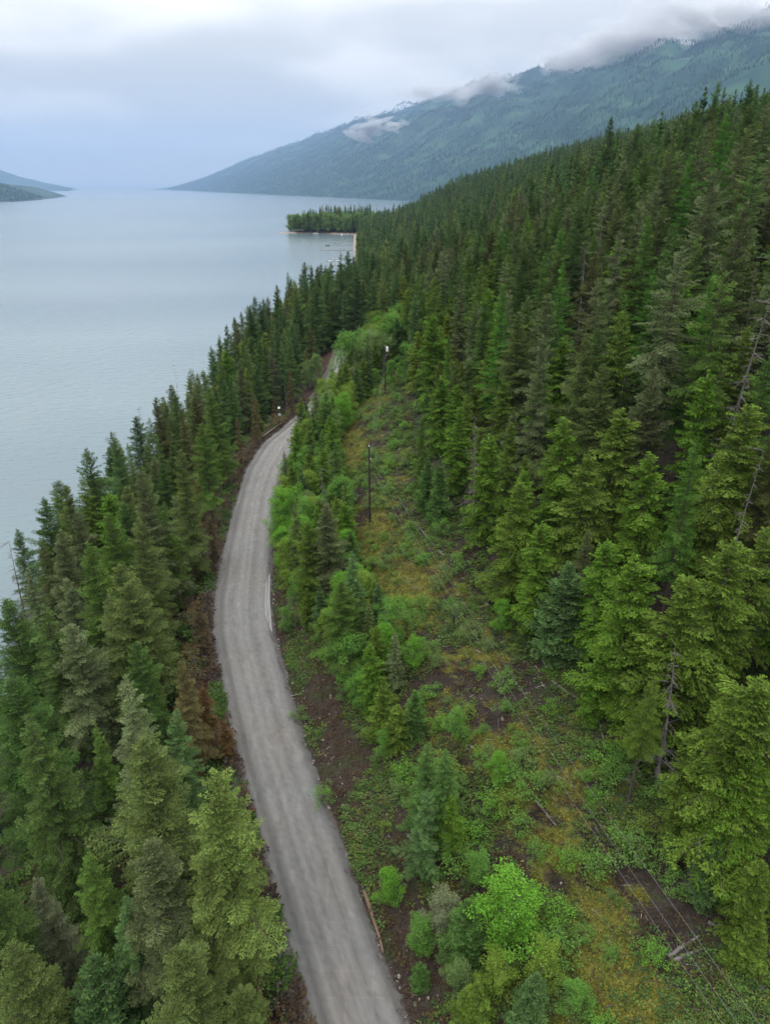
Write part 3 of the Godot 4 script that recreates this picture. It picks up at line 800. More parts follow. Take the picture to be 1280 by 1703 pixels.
func make_materials() -> void:
	M.fir = [foliage(Color(0.134, 0.238, 0.046)), foliage(Color(0.106, 0.198, 0.048)), foliage(Color(0.160, 0.222, 0.064)), foliage(Color(0.164, 0.204, 0.086)), foliage(Color(0.208, 0.268, 0.118))]
	M.deep = [foliage(Color(0.086, 0.168, 0.040)), foliage(Color(0.104, 0.174, 0.044)), foliage(Color(0.130, 0.152, 0.048))]
	M.cedar = [foliage(Color(0.150, 0.280, 0.034)), foliage(Color(0.142, 0.284, 0.034)), foliage(Color(0.178, 0.276, 0.045)), foliage(Color(0.148, 0.240, 0.036))]
	M.larch = [foliage(Color(0.106, 0.300, 0.036)), foliage(Color(0.128, 0.272, 0.044))]
	M.young = [foliage(Color(0.124, 0.246, 0.060)), foliage(Color(0.164, 0.262, 0.042)), foliage(Color(0.134, 0.246, 0.080))]
	M.tinted = foliage(Color(1, 1, 1))
	M.fresh = [foliage(Color(0.236, 0.334, 0.084))]
	M.fresh2 = [foliage(Color(0.218, 0.294, 0.082))]
	M.russet = [foliage(Color(0.222, 0.138, 0.058)), foliage(Color(0.190, 0.146, 0.082)), foliage(Color(0.216, 0.190, 0.078))]
	M.broad = [foliage(Color(0.150, 0.350, 0.040)), foliage(Color(0.140, 0.300, 0.056)), foliage(Color(0.200, 0.310, 0.048)), foliage(Color(0.168, 0.262, 0.084))]
	M.bush = [foliage(Color(0.150, 0.330, 0.048)), foliage(Color(0.144, 0.280, 0.058)), foliage(Color(0.196, 0.290, 0.052)), foliage(Color(0.146, 0.230, 0.072))]
	M.grey = [foliage(Color(0.215, 0.250, 0.135))]
	var b := mat(Color(0.120, 0.098, 0.082), 0.95)
	b.albedo_texture = noise_tex(0.05, 256, 0.5, 1.0, 41, 4)
	b.uv1_triplanar = true
	b.uv1_world_triplanar = true
	b.uv1_scale = Vector3(1.5, 0.4, 1.5)
	M.bark = b
	var g: StandardMaterial3D = b.duplicate()
	g.albedo_color = Color(0.23, 0.21, 0.20).linear_to_srgb()
	M.dead_bark = g
	var w: StandardMaterial3D = b.duplicate()
	w.albedo_color = Color(0.36, 0.33, 0.29).linear_to_srgb()
	M.pale_bark = w
	var k: StandardMaterial3D = b.duplicate()
	k.albedo_color = Color(0.060, 0.048, 0.042).linear_to_srgb()
	M.dark_bark = k

func plant(kind: String, variant: int, leaf: Material, x: float, d: float, h: float, called: String, label: String, category: String, group := "", wide := 1.0, bark: Material = null, tilt := 0.02) -> Node3D:
	var p: Dictionary = K[kind][variant % K[kind].size()]
	var s: float = h / float(p.h)
	var t := thing(called, label, category, gpos(x, d, 0.05), 0.0, group)
	t.basis = Basis(Vector3(rng.randf_range(-1, 1), 0, rng.randf_range(-1, 1)).normalized(), rng.randf() * tilt) * Basis(Vector3.UP, rng.randf() * TAU) * Basis.from_scale(Vector3(s * wide, s, s * wide))
	put("trunk" if category != "shrub" else "stem", p.trunk, bark if bark else M.bark, t)
	if p.crown and leaf:
		put("crown" if category != "shrub" else "foliage", p.crown, leaf, t)
	return t

# ---------------------------------------------------------------- planting
var taken := {}       # where trees stand, for spacing

func is_free(x: float, d: float, gap: float) -> bool:
	var i := int(floor(x / 6.0))
	var j := int(floor(d / 6.0))
	for a in range(i - 1, i + 2):
		for b in range(j - 1, j + 2):
			for q in taken.get(Vector2i(a, b), []):
				if q.distance_to(Vector2(x, d)) < gap:
					return false
	return true

func take(x: float, d: float) -> void:
	var key := Vector2i(int(floor(x / 6.0)), int(floor(d / 6.0)))
	if not taken.has(key):
		taken[key] = []
	taken[key].append(Vector2(x, d))

# whether a plant of height h at (x, d) can be seen from about where the photograph was taken
func seen(x: float, d: float, h: float, spare := 5.0) -> bool:
	if d < 6.0:
		return false
	var y0 := ground(x, d) - 70.0
	var zc := d * 0.9085 - y0 * 0.4179
	if absf(x) > zc * 0.541 + spare:
		return false
	var top := (y0 + h) * 0.9085 + d * 0.4179
	var zt := d * 0.9085 - (y0 + h) * 0.4179
	return top > -0.72 * zt - spare

const WORDS := {
	"fir": ["fir_tree", "fir tree"], "spruce": ["spruce_tree", "spruce tree"], "tall_fir": ["fir_tree", "fir tree"], "cedar": ["cedar_tree", "cedar tree"], "larch": ["larch_tree", "larch tree"],
	"young": ["young_fir", "fir tree"], "snag": ["dead_tree", "dead tree"], "broad": ["leafy_tree", "leafy tree"], "shrub": ["shrub", "shrub"], "twiggy": ["brown_shrub", "shrub"]}
const LOOK := {"fir": "fir", "spruce": "spruce", "tall_fir": "bare-trunked fir", "cedar": "cedar", "larch": "larch", "young": "bushy young fir", "snag": "dead tree", "broad": "leafy tree", "shrub": "leafy shrub", "twiggy": "twiggy shrub"}
const TONE := {
	"fir": ["green", "dark green", "olive-green", "grey-green", "pale green"], "deep": ["deep green", "dark green", "dark olive"], "cedar": ["yellow-green", "mid-green", "yellowish", "olive"], "larch": ["bright green", "soft green"],
	"young": ["fresh green", "yellow-green", "bluish-green"], "broad": ["vivid green", "bright green", "yellowish green", "pale green"], "russet": ["rust-brown", "brown", "ochre"], "grey": ["grey-green"], "fresh": ["pale-tipped"], "fresh2": ["pale-tipped"], "bush": ["bright green", "mid-green", "yellowish green", "dull green"]}
# what one can find in the place: x, d and words
const MARKS := [[-17.0, 88.0, "the crescent puddle"], [-15.5, 106.0, "the leaning maple"], [-27.5, 166.0, "the guard rail"], [-7.0, 214.0, "the birch clump"], [0.1, 168.0, "the transformer pole"], [-2.3, 97.8, "the mossy clearing pole"], [17.4, 59.1, "the broad bluish fir"], [21.0, 31.0, "the crossed logs"], [-1.0, 39.0, "the peeled roadside log"], [-11.1, 36.1, "the fir overhanging the road"], [-35.7, 56.5, "the red float"], [-29.5, 102.5, "the arching dead branch"], [-58.3, 195.8, "the leaning dead pole"], [-57.2, 157.7, "the twiggy dead tree"], [35.9, 71.4, "the bushy grey dead tree"], [16.5, 55.5, "the slash heap"], [-52.5, 124.6, "the short leaning dead trunk"], [22.5, 111.9, "the bare white trunk"], [-10.7, 67.5, "the pale bank stick"], [12.4, 91.1, "the half-fallen dead tree"], [-10.0, 122.0, "the roadside bank conifers"], [56.0, 140.0, "the hillside larch"], [-40.0, 250.0, "the far lakeside spruces"], [60.0, 200.0, "the hilltop firs"]]
var used := {}

func where_is(x: float, d: float, rank: int) -> String:
	var near := []
	for m in MARKS:
		near.append([Vector2(x - m[0], d - m[1]).length(), m])
	near.sort_custom(func(a, b): return a[0] < b[0])
	if near[0][0] < 0.4:
		near.pop_front()
	var m: Array = near[rank % near.size()][1]
	var dx: float = x - m[0]
	var dd: float = d - m[1]
	if near[rank % near.size()][0] < 4.5:
		return "beside " + m[2]
	if absf(dx) > absf(dd):
		return ("uphill from " if dx > 0 else "lakeward of ") + m[2]
	return ("up the valley from " if dd > 0 else "down the valley from ") + m[2]

func describe(kind: String, x: float, d: float, h: float, wide: float, tone: String) -> String:
	var size := "towering" if h > 25.5 else ("tall" if h > 21.0 else ("mid-height" if h > 16.0 else ("short" if h > 11.0 else ("low" if h > 6.0 else "small"))))
	if kind == "shrub" or kind == "twiggy":
		size = "large" if h > 2.4 else ("waist-high" if h < 1.4 else "head-high")
	var girth := "wide " if wide > 1.08 else ("narrow " if wide < 0.93 else "")
	var said := ""
	for rank in 12:      # the nearest landmark that no look-alike was placed by yet
		said = "%s %s%s %s %s" % [size, girth, tone, LOOK[kind], where_is(x, d, rank)]
		if not used.has(said):
			break
	used[said] = true
	return said

func group_of(kind: String, x: float, d: float) -> String:
	var side := "on the lakeside bank" if x < interp(ROAD_L, d) else ("between road and clearing edge" if x - interp(ROAD_R, d) < 21.0 else "on the forested hillside")
	return "%s %s" % [{"cedar": "cedars", "larch": "larches", "spruce": "spruces", "snag": "dead trees", "broad": "leafy trees", "shrub": "shrubs", "twiggy": "shrubs"}.get(kind, "firs"), side]

func hero(row: Array, label := "") -> Node3D:
	var kind: String = row[3]
	var w: Array = WORDS[kind]
	var leaf: Material = null
	var tone := "bare grey"
	if row[5] != "-":
		leaf = M[row[5]][row[6]]
		tone = TONE[row[5]][row[6]]
	var lb := label if label else describe(kind, row[0], row[1], row[2], row[7], tone)
	take(row[0], row[1])
	var bark: Material = M.dead_bark if kind == "snag" else (M.pale_bark if kind == "broad" else null)
	return plant(kind, row[4], leaf, row[0], row[1], row[2], w[0], lb, w[1], group_of(kind, row[0], row[1]), row[7], bark, 0.03)

func plant_heroes() -> void:
	for place in ["lakeside", "bank", "edge", "skyline"]:
		for row in PLANTED[place]:
			var big: Array = row.duplicate()
			if place == "lakeside" and row[1] < 75.0:
				big[7] = row[7] * 1.22
			elif place == "bank" and row[3] in ["fir", "spruce"]:
				big[7] = row[7] * 1.5
			elif place == "bank" or (place == "edge" and row[3] == "cedar"):
				big[7] = row[7] * 1.22
			hero(big)
	hero(PLANTED.grey[0], "thin greyish fir beside the bare brown slope below the road")
	hero(PLANTED.olive[0], "sparse olive fir low on the bank below the greyish fir")
	hero(PLANTED.olive[1], "dark fir by the water beside the sparse olive fir")
	hero(PLANTED.fresh[0], "bushy fir tipped with fresh pale growth overhanging the gravel road")
	hero(PLANTED.fresh2[0], "shorter pale-tipped fir beside the bushy fir overhanging the road")
	hero(PLANTED.roundfir[0], "broad bluish-green fir at the clearing edge beside a slash heap")
	hero(PLANTED.smallround[0], "small rounded fir beside the crossed fallen logs")
	for row in PLANTED.russet:
		hero(row)
	var dead := ["dark twiggy dead tree standing above the lakeside skyline", "bare leaning pole of a dead tree above the lakeshore", "short leaning dead trunk among lakeside firs", "grey dead tree with bushy bare twigs in the hillside forest", "small bare sapling beside the leafy roadside maple", "grey bare conifer among the roadside bank trees", "grey dead tree with spreading twigs behind the clearing", "small dead sapling beside the young bluish fir", "grey half-fallen dead tree at the clearing edge", "bare white trunk between two larches", "thin white trunk beside the rust-brown verge trees", "small dead tree at the water's edge", "thin pale bare trunk among hillside cedars"]
	for i in PLANTED.snag.size():
		hero(PLANTED.snag[i], dead[i])
	for row in PLANTED.broad:
		if row[5] == "grey":
			hero(row, "grey-green bush with whitish sprays on the roadside bank")
		else:
			hero(row)
	for i in PLANTED.shrub.size():
		var q: Array = PLANTED.shrub[i]
		var k: int = [0, 1, 3, 1][i % 4]
		var h := rng.randf_range(1.0, 2.5)
		var wide := rng.randf_range(0.85, 1.2)
		plant("shrub", i, M.bush[k], q[0], q[1], h, "shrub", describe("shrub", q[0], q[1], h, wide, TONE.bush[k]), "shrub", group_of("shrub", q[0], q[1]), wide, null, 0.1)

func fill_bank() -> void:
	# saplings and small trees crowd the bank between the road and the clearing
	for i in 1500:
		var d := rng.randf_range(62.0, 240.0)
		var o := rng.randf_range(2.2, 12.0)
		if d < 78.0 and o < 6.5:
			continue
		if d > 195.0:
			o = rng.randf_range(2.0, 16.0)
		var x := interp(ROAD_R, d) + o
		if not is_free(x, d, 2.15):
			continue
		var pick := rng.randf()
		var kind := "young" if pick < 0.30 else ("spruce" if pick < 0.46 else ("cedar" if pick < 0.60 else "broad"))
		var h := rng.randf_range(6.0, 13.0)
		if kind == "broad":
			h = rng.randf_range(4.5, 9.5)
		elif kind == "spruce":
			h = rng.randf_range(9.0, 15.0)
		if d < 90.0:
			h *= 0.75
		if o < 4.5:
			h *= 0.72
		if d > 195.0:
			h = rng.randf_range(8.0, 15.0)
		var set_: String = {"young": "young", "spruce": "fir", "cedar": "cedar", "broad": "broad"}[kind]
		var k: int = rng.randi() % M[set_].size()
		take(x, d)
		hero([x, d, h, kind, rng.randi() % 5, set_, k, rng.randf_range(0.8, 1.1) * (1.4 if kind == "spruce" else 1.1)])
	# a close screen where the road runs out of sight
	for i in 14:
		var d := 160.0 + 3.6 * i
		hero([interp(ROAD_R, d) + 1.8 + 1.1 * (i % 3), d, 9.5 + 1.3 * (i % 4), ["young", "spruce", "broad"][i % 3], i, ["young", "fir", "broad"][i % 3], i % 3, 0.95])
	# scattered bushes over the clearing itself
	for i in 800:
		var d := 20.0 + 175.0 * pow(rng.randf(), 1.25)
		var edge := interp(EDGE, d)
		var x := interp(ROAD_R, d) + rng.randf_range(5.0, edge + 1.0)
		if not is_free(x, d, 2.0) or absf(x - lerpf(20.5, -2.3, (d - 15.0) / 82.8)) < 1.2:
			continue
		take(x, d)
		var k := rng.randi() % 4
		var h := rng.randf_range(0.7, 2.3)
		var wide := rng.randf_range(0.85, 1.35)
		plant("shrub", i, M.bush[k], x, d, h, "shrub", describe("shrub", x, d, h, wide, TONE.bush[k]), "shrub", group_of("shrub", x, d), wide, null, 0.15)

func fill_forest() -> void:
	var stand := []
	var mass := []
	# hillside forest and lakeside bank: jittered rows, thinned by spacing
	var d := 8.0
	while d < 260.0:
		var r := interp(ROAD_R, d)
		var l := interp(ROAD_L, d)
		var s := interp(SHORE, d)
		var x := s + 2.0
		while x < 230.0:
			var px := x + rng.randf_range(-1.9, 1.9)
			var pd := d + rng.randf_range(-1.9, 1.9)
			x += 4.1
			var o := px - r
			var lake := px < l
			if lake and (px > l - 4.5 or px < s + 2.0):
				continue
			if not lake and o < interp(EDGE, pd) + rng.randf_range(0.0, 2.5):
				continue
			if lake and d < 58.0 and px < l - 15.0 and px > l - 24.0:      # a bare brown slope under the trees
				continue
			if not is_free(px, pd, (5.6 if d < 75.0 else 4.3) if lake else 3.5):
				continue
			var pick := rng.randf()
			var kind := "fir"
			var h := rng.randf_range(19.0, 27.0)
			if lake:
				kind = "fir" if pick < 0.6 else ("spruce" if pick < 0.92 else "cedar")
				h = rng.randf_range(15.0, 23.0)
				if px > l - 9.0:
					h *= 0.62
				if d < 60.0:
					h = minf(h, 15.0)
			elif o < 36.0 and d < 170.0:
				kind = "cedar" if pick < 0.78 else ("young" if pick < 0.85 else "fir")
				h = rng.randf_range(10.0, 15.5)
				if o < 27.0:
					h *= 0.7
			elif o < 46.0 and d < 200.0:
				kind = "cedar" if pick < 0.55 else ("fir" if pick < 0.75 else ("tall_fir" if pick < 0.9 else "spruce"))
				h = rng.randf_range(14.0, 21.0) if kind == "cedar" else rng.randf_range(18.0, 25.0)
			else:
				kind = "fir" if pick < 0.38 else ("spruce" if pick < 0.62 else ("tall_fir" if pick < 0.76 else ("larch" if pick < 0.86 else "cedar")))
				if kind == "cedar":
					h *= 0.75
			if kind == "young":
				h = minf(h, 10.0)
			if not seen(px, pd, h):
				continue
			take(px, pd)
			if lake and px > l - 9.0 and d > 45.0 and rng.randf() < 0.55:
				var dying := rng.randf() < 0.72
				hero([px, pd, h * rng.randf_range(0.6, 1.0), "spruce" if dying else "snag", rng.randi() % 2, "russet" if dying else "-", rng.randi() % 3, rng.randf_range(0.8, 1.1)])
				continue
			if not lake and o < 75.0 and d < 160.0 and rng.randf() < 0.06:
				hero([px, pd, h * rng.randf_range(0.7, 1.0), "snag", rng.randi() % 2, "-", 0, rng.randf_range(0.6, 1.3)])
				continue
			stand.append([px, pd, h, kind, rng.randi() % 6, "lakeside" if lake else ("edge" if o < 30.0 else "forest")])
		d += 4.1
	# the ones that show largest stand as trees of their own
	stand.sort_custom(func(a, b): return a[2] / Vector3(a[0], 60.0 - ground(a[0], a[1]), a[1]).length() > b[2] / Vector3(b[0], 60.0 - ground(b[0], b[1]), b[1]).length())
	for i in stand.size():
		var t: Array = stand[i]
		if i >= 420:
			mass.append(t)
			continue
		var set_: String = t[3] if t[3] in ["cedar", "larch", "young"] else ("fir" if rng.randf() < 0.66 else "deep")
		var k: int = rng.randi() % M[set_].size()
		var wide := rng.randf_range(0.85, 1.25) * (1.15 if t[5] == "lakeside" else 1.0)
		plant(t[3], t[4], M[set_][k], t[0], t[1], t[2], WORDS[t[3]][0], describe(t[3], t[0], t[1], t[2], wide, TONE[set_][k]), WORDS[t[3]][1], group_of(t[3], t[0], t[1]), wide)
	print("standing trees: ", mini(420, stand.size()), ", massed near trees: ", mass.size())
	# farther up the hillside and down the shore the forest reads as one mass
	var sets := {}
	for t in mass:
		add_copy(sets, t[3], t[4], t[0], t[1], t[2])
	d = 262.0
	while d < 1950.0:
		var gap := 4.6 + d * 0.0035 - (3.6 if d > 1175.0 and d < 1300.0 else 0.0)
		var s := interp(SHORE, d)
		var x := s + 1.5
		while x < 1500.0:
			var px := x + rng.randf_range(-0.45, 0.45) * gap
			var pd := d + rng.randf_range(-0.45, 0.45) * gap
			x += gap * (2.0 if px > 0.0 and d > 1175.0 and d < 1300.0 else 1.0)
			if px < s + 2.0 or (pd > 500.0 and ground(px, pd) < (1.5 if pd > 1150.0 and pd < 1450.0 else 0.5)):
				continue
			if not seen(px, pd, 26.0, 12.0):
				continue
			var h := rng.randf_range(14.0, 24.0) + 10.0 * pow(rng.randf(), 3.0)
			var kind := "far"
			if d < 420.0 and px < 60.0:
				kind = "fir" if rng.randf() < 0.6 else "spruce"
			if px < -60.0 or (d > 1150.0 and px < -20.0):
				h = rng.randf_range(20.0, 38.0) * (0.75 + 0.25 * smoothstep(-170.0, -90.0, px))
				if rng.randf() < 0.6:
					kind = "broad"
					h = rng.randf_range(12.0, 26.0)
			elif rng.randf() < 0.03 + 0.12 * smoothstep(0.25, 0.6, wav(px * 0.011, pd * 0.009)):
				kind = "broad"
				h = rng.randf_range(11.0, 17.0)
			add_copy(sets, kind, rng.randi() % 4, px, pd, h)
		d += gap
	var root := Node3D.new()
	root.name = "distant_forest"
	root.set_meta("kind", "stuff")
	root.set_meta("label", "dense conifer forest covering the far hillside and shore")
	add_child(root)
	var total := 0
	for key in sets:
		var q: Dictionary = sets[key]
		scatter("trees", q.mesh, q.at, q.tint, root)
		total += q.at.size()
	print("massed trees: ", total)

func add_copy(sets: Dictionary, kind: String, variant: int, x: float, d: float, h: float) -> void:
	var p: Dictionary = K[kind][variant % K[kind].size()]
	var key := "%s%d" % [kind, variant % K[kind].size()]
	if not sets.has(key):
		var m := ArrayMesh.new()
		for pair in [[p.trunk, M.bark], [p.crown, M.tinted]]:
			m.add_surface_from_arrays(Mesh.PRIMITIVE_TRIANGLES, pair[0].surface_get_arrays(0))
			m.surface_set_material(m.get_surface_count() - 1, pair[1])
		sets[key] = {"mesh": m, "at": [], "tint": []}
	var s: float = h / float(p.h)
	var w := s * rng.randf_range(0.85, 1.2)
	sets[key].at.append(Transform3D(Basis(Vector3.UP, rng.randf() * TAU) * Basis.from_scale(Vector3(w, s, w)), gpos(x, d, 0.1)))
	var tint := Color(0.112, 0.204, 0.062)
	var k := rng.randf_range(0.72, 1.25)
	if kind == "cedar":
		tint = Color(0.186, 0.262, 0.036)
	elif kind == "larch":
		tint = Color(0.116, 0.286, 0.040)
	elif kind == "broad":
		tint = Color(0.200, 0.330, 0.090)
	elif rng.randf() < 0.22:
		tint = Color(0.204, 0.268, 0.070)
	elif rng.randf() < 0.04:
		tint = Color(0.190, 0.172, 0.120)
	sets[key].tint.append(Color(tint.r * k, tint.g * k, tint.b * k))

func scatter(called: String, mesh: Mesh, at: Array, tint: Array, parent: Node, over: Material = null) -> MultiMeshInstance3D:
	var mm := MultiMesh.new()
	mm.transform_format = MultiMesh.TRANSFORM_3D
	mm.use_colors = tint.size() > 0
	mm.mesh = mesh
	mm.instance_count = at.size()
	for i in at.size():
		mm.set_instance_transform(i, at[i])
		if tint.size():
			mm.set_instance_color(i, tint[i])
	var o := MultiMeshInstance3D.new()
	o.name = called if parent != self else numbered(called)
	o.multimesh = mm
	if over:
		o.material_override = over
	parent.add_child(o, true)
	return o

# ---------------------------------------------------------------- undergrowth, litter and stones
func small_plant(r: RandomNumberGenerator, count: int, height: float, spread: float, size: float, flat := 0.5) -> ArrayMesh:
	var v := PackedVector3Array()
	var c := PackedColorArray()
	for i in count:
		var a := r.randf() * TAU
		var q := Vector3(cos(a), 0, sin(a)) * spread * sqrt(r.randf()) + Vector3(0, height * pow(r.randf(), 0.7), 0)
		var out := Vector3(cos(a) + r.randf_range(-0.6, 0.6), r.randf_range(-0.3, 0.9) * (1.0 - flat) + 0.1, sin(a) + r.randf_range(-0.6, 0.6)).normalized()
		card(v, c, q, out * size * r.randf_range(0.6, 1.3), out.cross(Vector3(r.randf_range(-0.5, 0.5), 1, r.randf_range(-0.5, 0.5))).normalized(), size * r.randf_range(0.25, 0.42), tone_of(r, 1.0))
	return arrays(v, c)

func spot(x: float, d: float, s: float, tall := 1.0) -> Transform3D:
	return Transform3D(Basis(Vector3.UP, rng.randf() * TAU) * Basis(Vector3(1, 0, 0), rng.randf_range(-0.15, 0.15)) * Basis.from_scale(Vector3(s, s * tall, s)), gpos(x, d, 0.02))

func cover(called: String, label: String, mesh: Mesh, at: Array, tint: Array, m: Material) -> void:
	var o := scatter(called, mesh, at, tint, self, m)
	o.set_meta("kind", "stuff")
	o.set_meta("label", label)

func vary(c: Color, lo := 0.7, hi := 1.3) -> Color:
	var k := rng.randf_range(lo, hi)
	return Color(c.r * k * rng.randf_range(0.92, 1.08), c.g * k, c.b * k * rng.randf_range(0.9, 1.1))

func build_cover() -> void:
	var fn := FastNoiseLite.new()
	fn.noise_type = FastNoiseLite.TYPE_SIMPLEX_SMOOTH
	fn.seed = 3
	fn.frequency = 0.045
	fn.fractal_octaves = 4
	var r := RandomNumberGenerator.new()
	r.seed = 77
	var leafy := small_plant(r, 22, 0.32, 0.30, 0.17)
	var mossy := small_plant(r, 26, 0.07, 0.30, 0.12, 0.9)
	var ferny := small_plant(r, 26, 0.55, 0.55, 0.34)
	var brush := small_plant(r, 18, 0.5, 0.35, 0.22, 0.1)
	var sets := {"leafy": [[], []], "moss": [[], []], "fern": [[], []], "brush": [[], []]}
	var greens := [Color(0.115, 0.205, 0.046), Color(0.095, 0.160, 0.044), Color(0.140, 0.205, 0.052), Color(0.082, 0.136, 0.050), Color(0.145, 0.165, 0.046)]
	for i in 70000:
		var d := 16.0 + 180.0 * pow(rng.randf(), 1.5)
		var rr := interp(ROAD_R, d)
		var o := rng.randf_range(0.9, interp(EDGE, d) + 3.0)
		var x := rr + o
		var a := fn.get_noise_2d(x, d)
		var b := fn.get_noise_2d(x * 4.1 + 300.0, d * 4.1)
		var c := fn.get_noise_2d(x * 1.7 + 800.0, d * 1.7)
		var edge := interp(EDGE, d)
		var moss := clampf(1.0 - absf(o - edge * 0.62) / (edge * 0.36), 0, 1)
		var m := a * 1.4 + b * 1.1 + fn.get_noise_2d(x * 16.0, d * 16.0 + 90.0) * 0.9 + moss * 1.2 - 0.70
		if m > 0.0 and moss > 0.0 and rng.randf() < 0.7:
			sets.moss[0].append(spot(x, d, rng.randf_range(0.6, 1.5)))
			sets.moss[1].append(vary(Color(0.265, 0.238, 0.046) if rng.randf() < 0.6 else Color(0.170, 0.195, 0.046), 0.75, 1.2))
		elif rng.randf() < 0.38 + 1.6 * c + (0.0 if o > 5.0 else -0.18):
			var s := rng.randf_range(0.45, 1.25)
			sets.leafy[0].append(spot(x, d, s, rng.randf_range(0.6, 1.3)))
			sets.leafy[1].append(vary(greens[rng.randi() % 5]))
		elif rng.randf() < 0.16:
			sets.brush[0].append(spot(x, d, rng.randf_range(0.4, 1.0)))
			sets.brush[1].append(vary(Color(0.130, 0.092, 0.052)))
	for i in 12000:           # forest floor above the clearing and the lakeside slope
		var d := 12.0 + 170.0 * pow(rng.randf(), 1.3)
		var x := 0.0
		var lake := rng.randf() < 0.5
		if lake:
			x = rng.randf_range(interp(SHORE, d) + 2.0, interp(ROAD_L, d) - 2.0)
		else:
			x = interp(ROAD_R, d) + interp(EDGE, d) + rng.randf_range(-1.0, 34.0)
		if not seen(x, d, 1.0) or fn.get_noise_2d(x * 2.0, d * 2.0) < -0.12:
			continue
		sets.fern[0].append(spot(x, d, rng.randf_range(0.5, 1.3), rng.randf_range(0.6, 1.2)))
		sets.fern[1].append(vary(greens[rng.randi() % 4], 0.55, 1.0))
	for i in 7000:            # dead brown brush along the lakeside verge, with some green
		var d := 20.0 + 175.0 * pow(rng.randf(), 1.2)
		var x := interp(ROAD_L, d) - 0.7 - 8.5 * pow(rng.randf(), 1.3)
		var n := fn.get_noise_2d(x * 2.6 + 50.0, d * 1.4)
		var pick := rng.randf()
		var col := Color(0.140, 0.090, 0.046) if pick < 0.35 else (Color(0.130, 0.108, 0.092) if pick < 0.7 else Color(0.095, 0.066, 0.056))
		if n > 0.12:
			col = Color(0.090, 0.165, 0.040)
		sets.brush[0].append(spot(x, d, rng.randf_range(0.5, 1.5), rng.randf_range(0.6, 1.5)))
		sets.brush[1].append(vary(col))
	cover("undergrowth", "low leafy green plants covering the power-line clearing", leafy, sets.leafy[0], sets.leafy[1], M.tinted)
	cover("moss", "yellow moss carpeting patches of the power-line clearing", mossy, sets.moss[0], sets.moss[1], M.tinted)
	cover("forest_undergrowth", "dark green undergrowth beneath the forest trees", ferny, sets.fern[0], sets.fern[1], M.tinted)
	cover("dry_brush", "rust-brown dry brush along the lakeside road verge", brush, sets.brush[0], sets.brush[1], M.tinted)
	# sticks and stones
	var stick := PackedVector3Array()
	ringed(stick, [Vector3(-0.5, 0.03, 0), Vector3(0.02, 0.05, 0.03), Vector3(0.5, 0.03, -0.02)], [0.035, 0.030, 0.014], 4)
	var at := []
	var tint := []
	for i in 3200:
		var d := 18.0 + 110.0 * pow(rng.randf(), 1.3)
		var edge := interp(EDGE, d)
		var o := edge + rng.randfn() * 4.0 - 2.0 if rng.randf() < 0.55 else rng.randf_range(2.0, edge)
		var x := interp(ROAD_R, d) + maxf(o, 1.5)
		var s := rng.randf_range(0.35, 1.3)
		at.append(Transform3D(Basis(Vector3.UP, rng.randf() * TAU) * Basis(Vector3(0, 0, 1), rng.randf_range(-0.3, 0.3)) * Basis.from_scale(Vector3(s, s, s)), gpos(x, d, -0.05)))
		tint.append(vary(Color(0.070, 0.056, 0.048) if rng.randf() < 0.88 else Color(0.22, 0.195, 0.17)))
	var sm := mat(Color(1, 1, 1), 0.95, true)
	cover("woody_debris", "broken sticks littering the clearing and its forest edge", arrays(stick, white(stick.size())), at, tint, sm)
	var stone := SphereMesh.new()
	stone.radius = 0.5
	stone.height = 0.75
	stone.radial_segments = 7
	stone.rings = 4
	at = []
	tint = []
	for i in 2200:
		var d := 20.0 + 130.0 * pow(rng.randf(), 1.3)
		var x := 0.0
		if rng.randf() < 0.7:
			x = interp(ROAD_R, d) + 0.4 + 4.5 * pow(rng.randf(), 1.8)
		elif rng.randf() < 0.5:
			x = interp(ROAD_R, d) + rng.randf_range(4.0, 24.0)
		else:
			x = interp(ROAD_L, d) - 0.5 - 2.5 * pow(rng.randf(), 2.0)
		var s := 0.05 + 0.30 * pow(rng.randf(), 4.0)
		at.append(Transform3D(Basis(Vector3(rng.randf(), rng.randf(), rng.randf()).normalized(), rng.randf() * TAU) * Basis.from_scale(Vector3(s, s * 0.8, s * 1.3)), gpos(x, d, 0.0)))
		tint.append(vary(Color(0.15, 0.132, 0.118)))
	cover("loose_stones", "loose grey stones along the road verges and cut bank", stone, at, tint, sm)

func white(n: int) -> PackedColorArray:
	var c := PackedColorArray()
	c.resize(n)
	c.fill(Color(1, 1, 1))
	return c

func verge_shrubs() -> void:
	for i in 46:
		var d := 26.0 + 3.4 * i + rng.randf_range(-1.5, 1.5)
		var x := interp(ROAD_L, d) - rng.randf_range(1.6, 6.5)
		var h := rng.randf_range(1.2, 3.4)
		var w := rng.randf_range(0.8, 1.3)
		var set_ := "russet" if i % 4 else "bush"
		var k := i % 3 if i % 4 else 3
		plant("twiggy", i, M[set_][k], x, d, h, "twiggy_shrub", describe("twiggy", x, d, h, w, TONE[set_][k]), "shrub", group_of("twiggy", x, d), w, M.dead_bark, 0.15)
	for i in 34:
		var d := 24.0 + 4.2 * i + rng.randf_range(-2, 2)
		var x := interp(ROAD_R, d) + rng.randf_range(2.5, 11.0)
		var h := rng.randf_range(0.8, 1.9)
		var w := rng.randf_range(0.9, 1.3)
		var k: int = [1, 3, 2][i % 3]
		plant("shrub", i, M.bush[k], x, d, h, "shrub", describe("shrub", x, d, h, w, TONE.bush[k]), "shrub", group_of("shrub", x, d), w, null, 0.15)

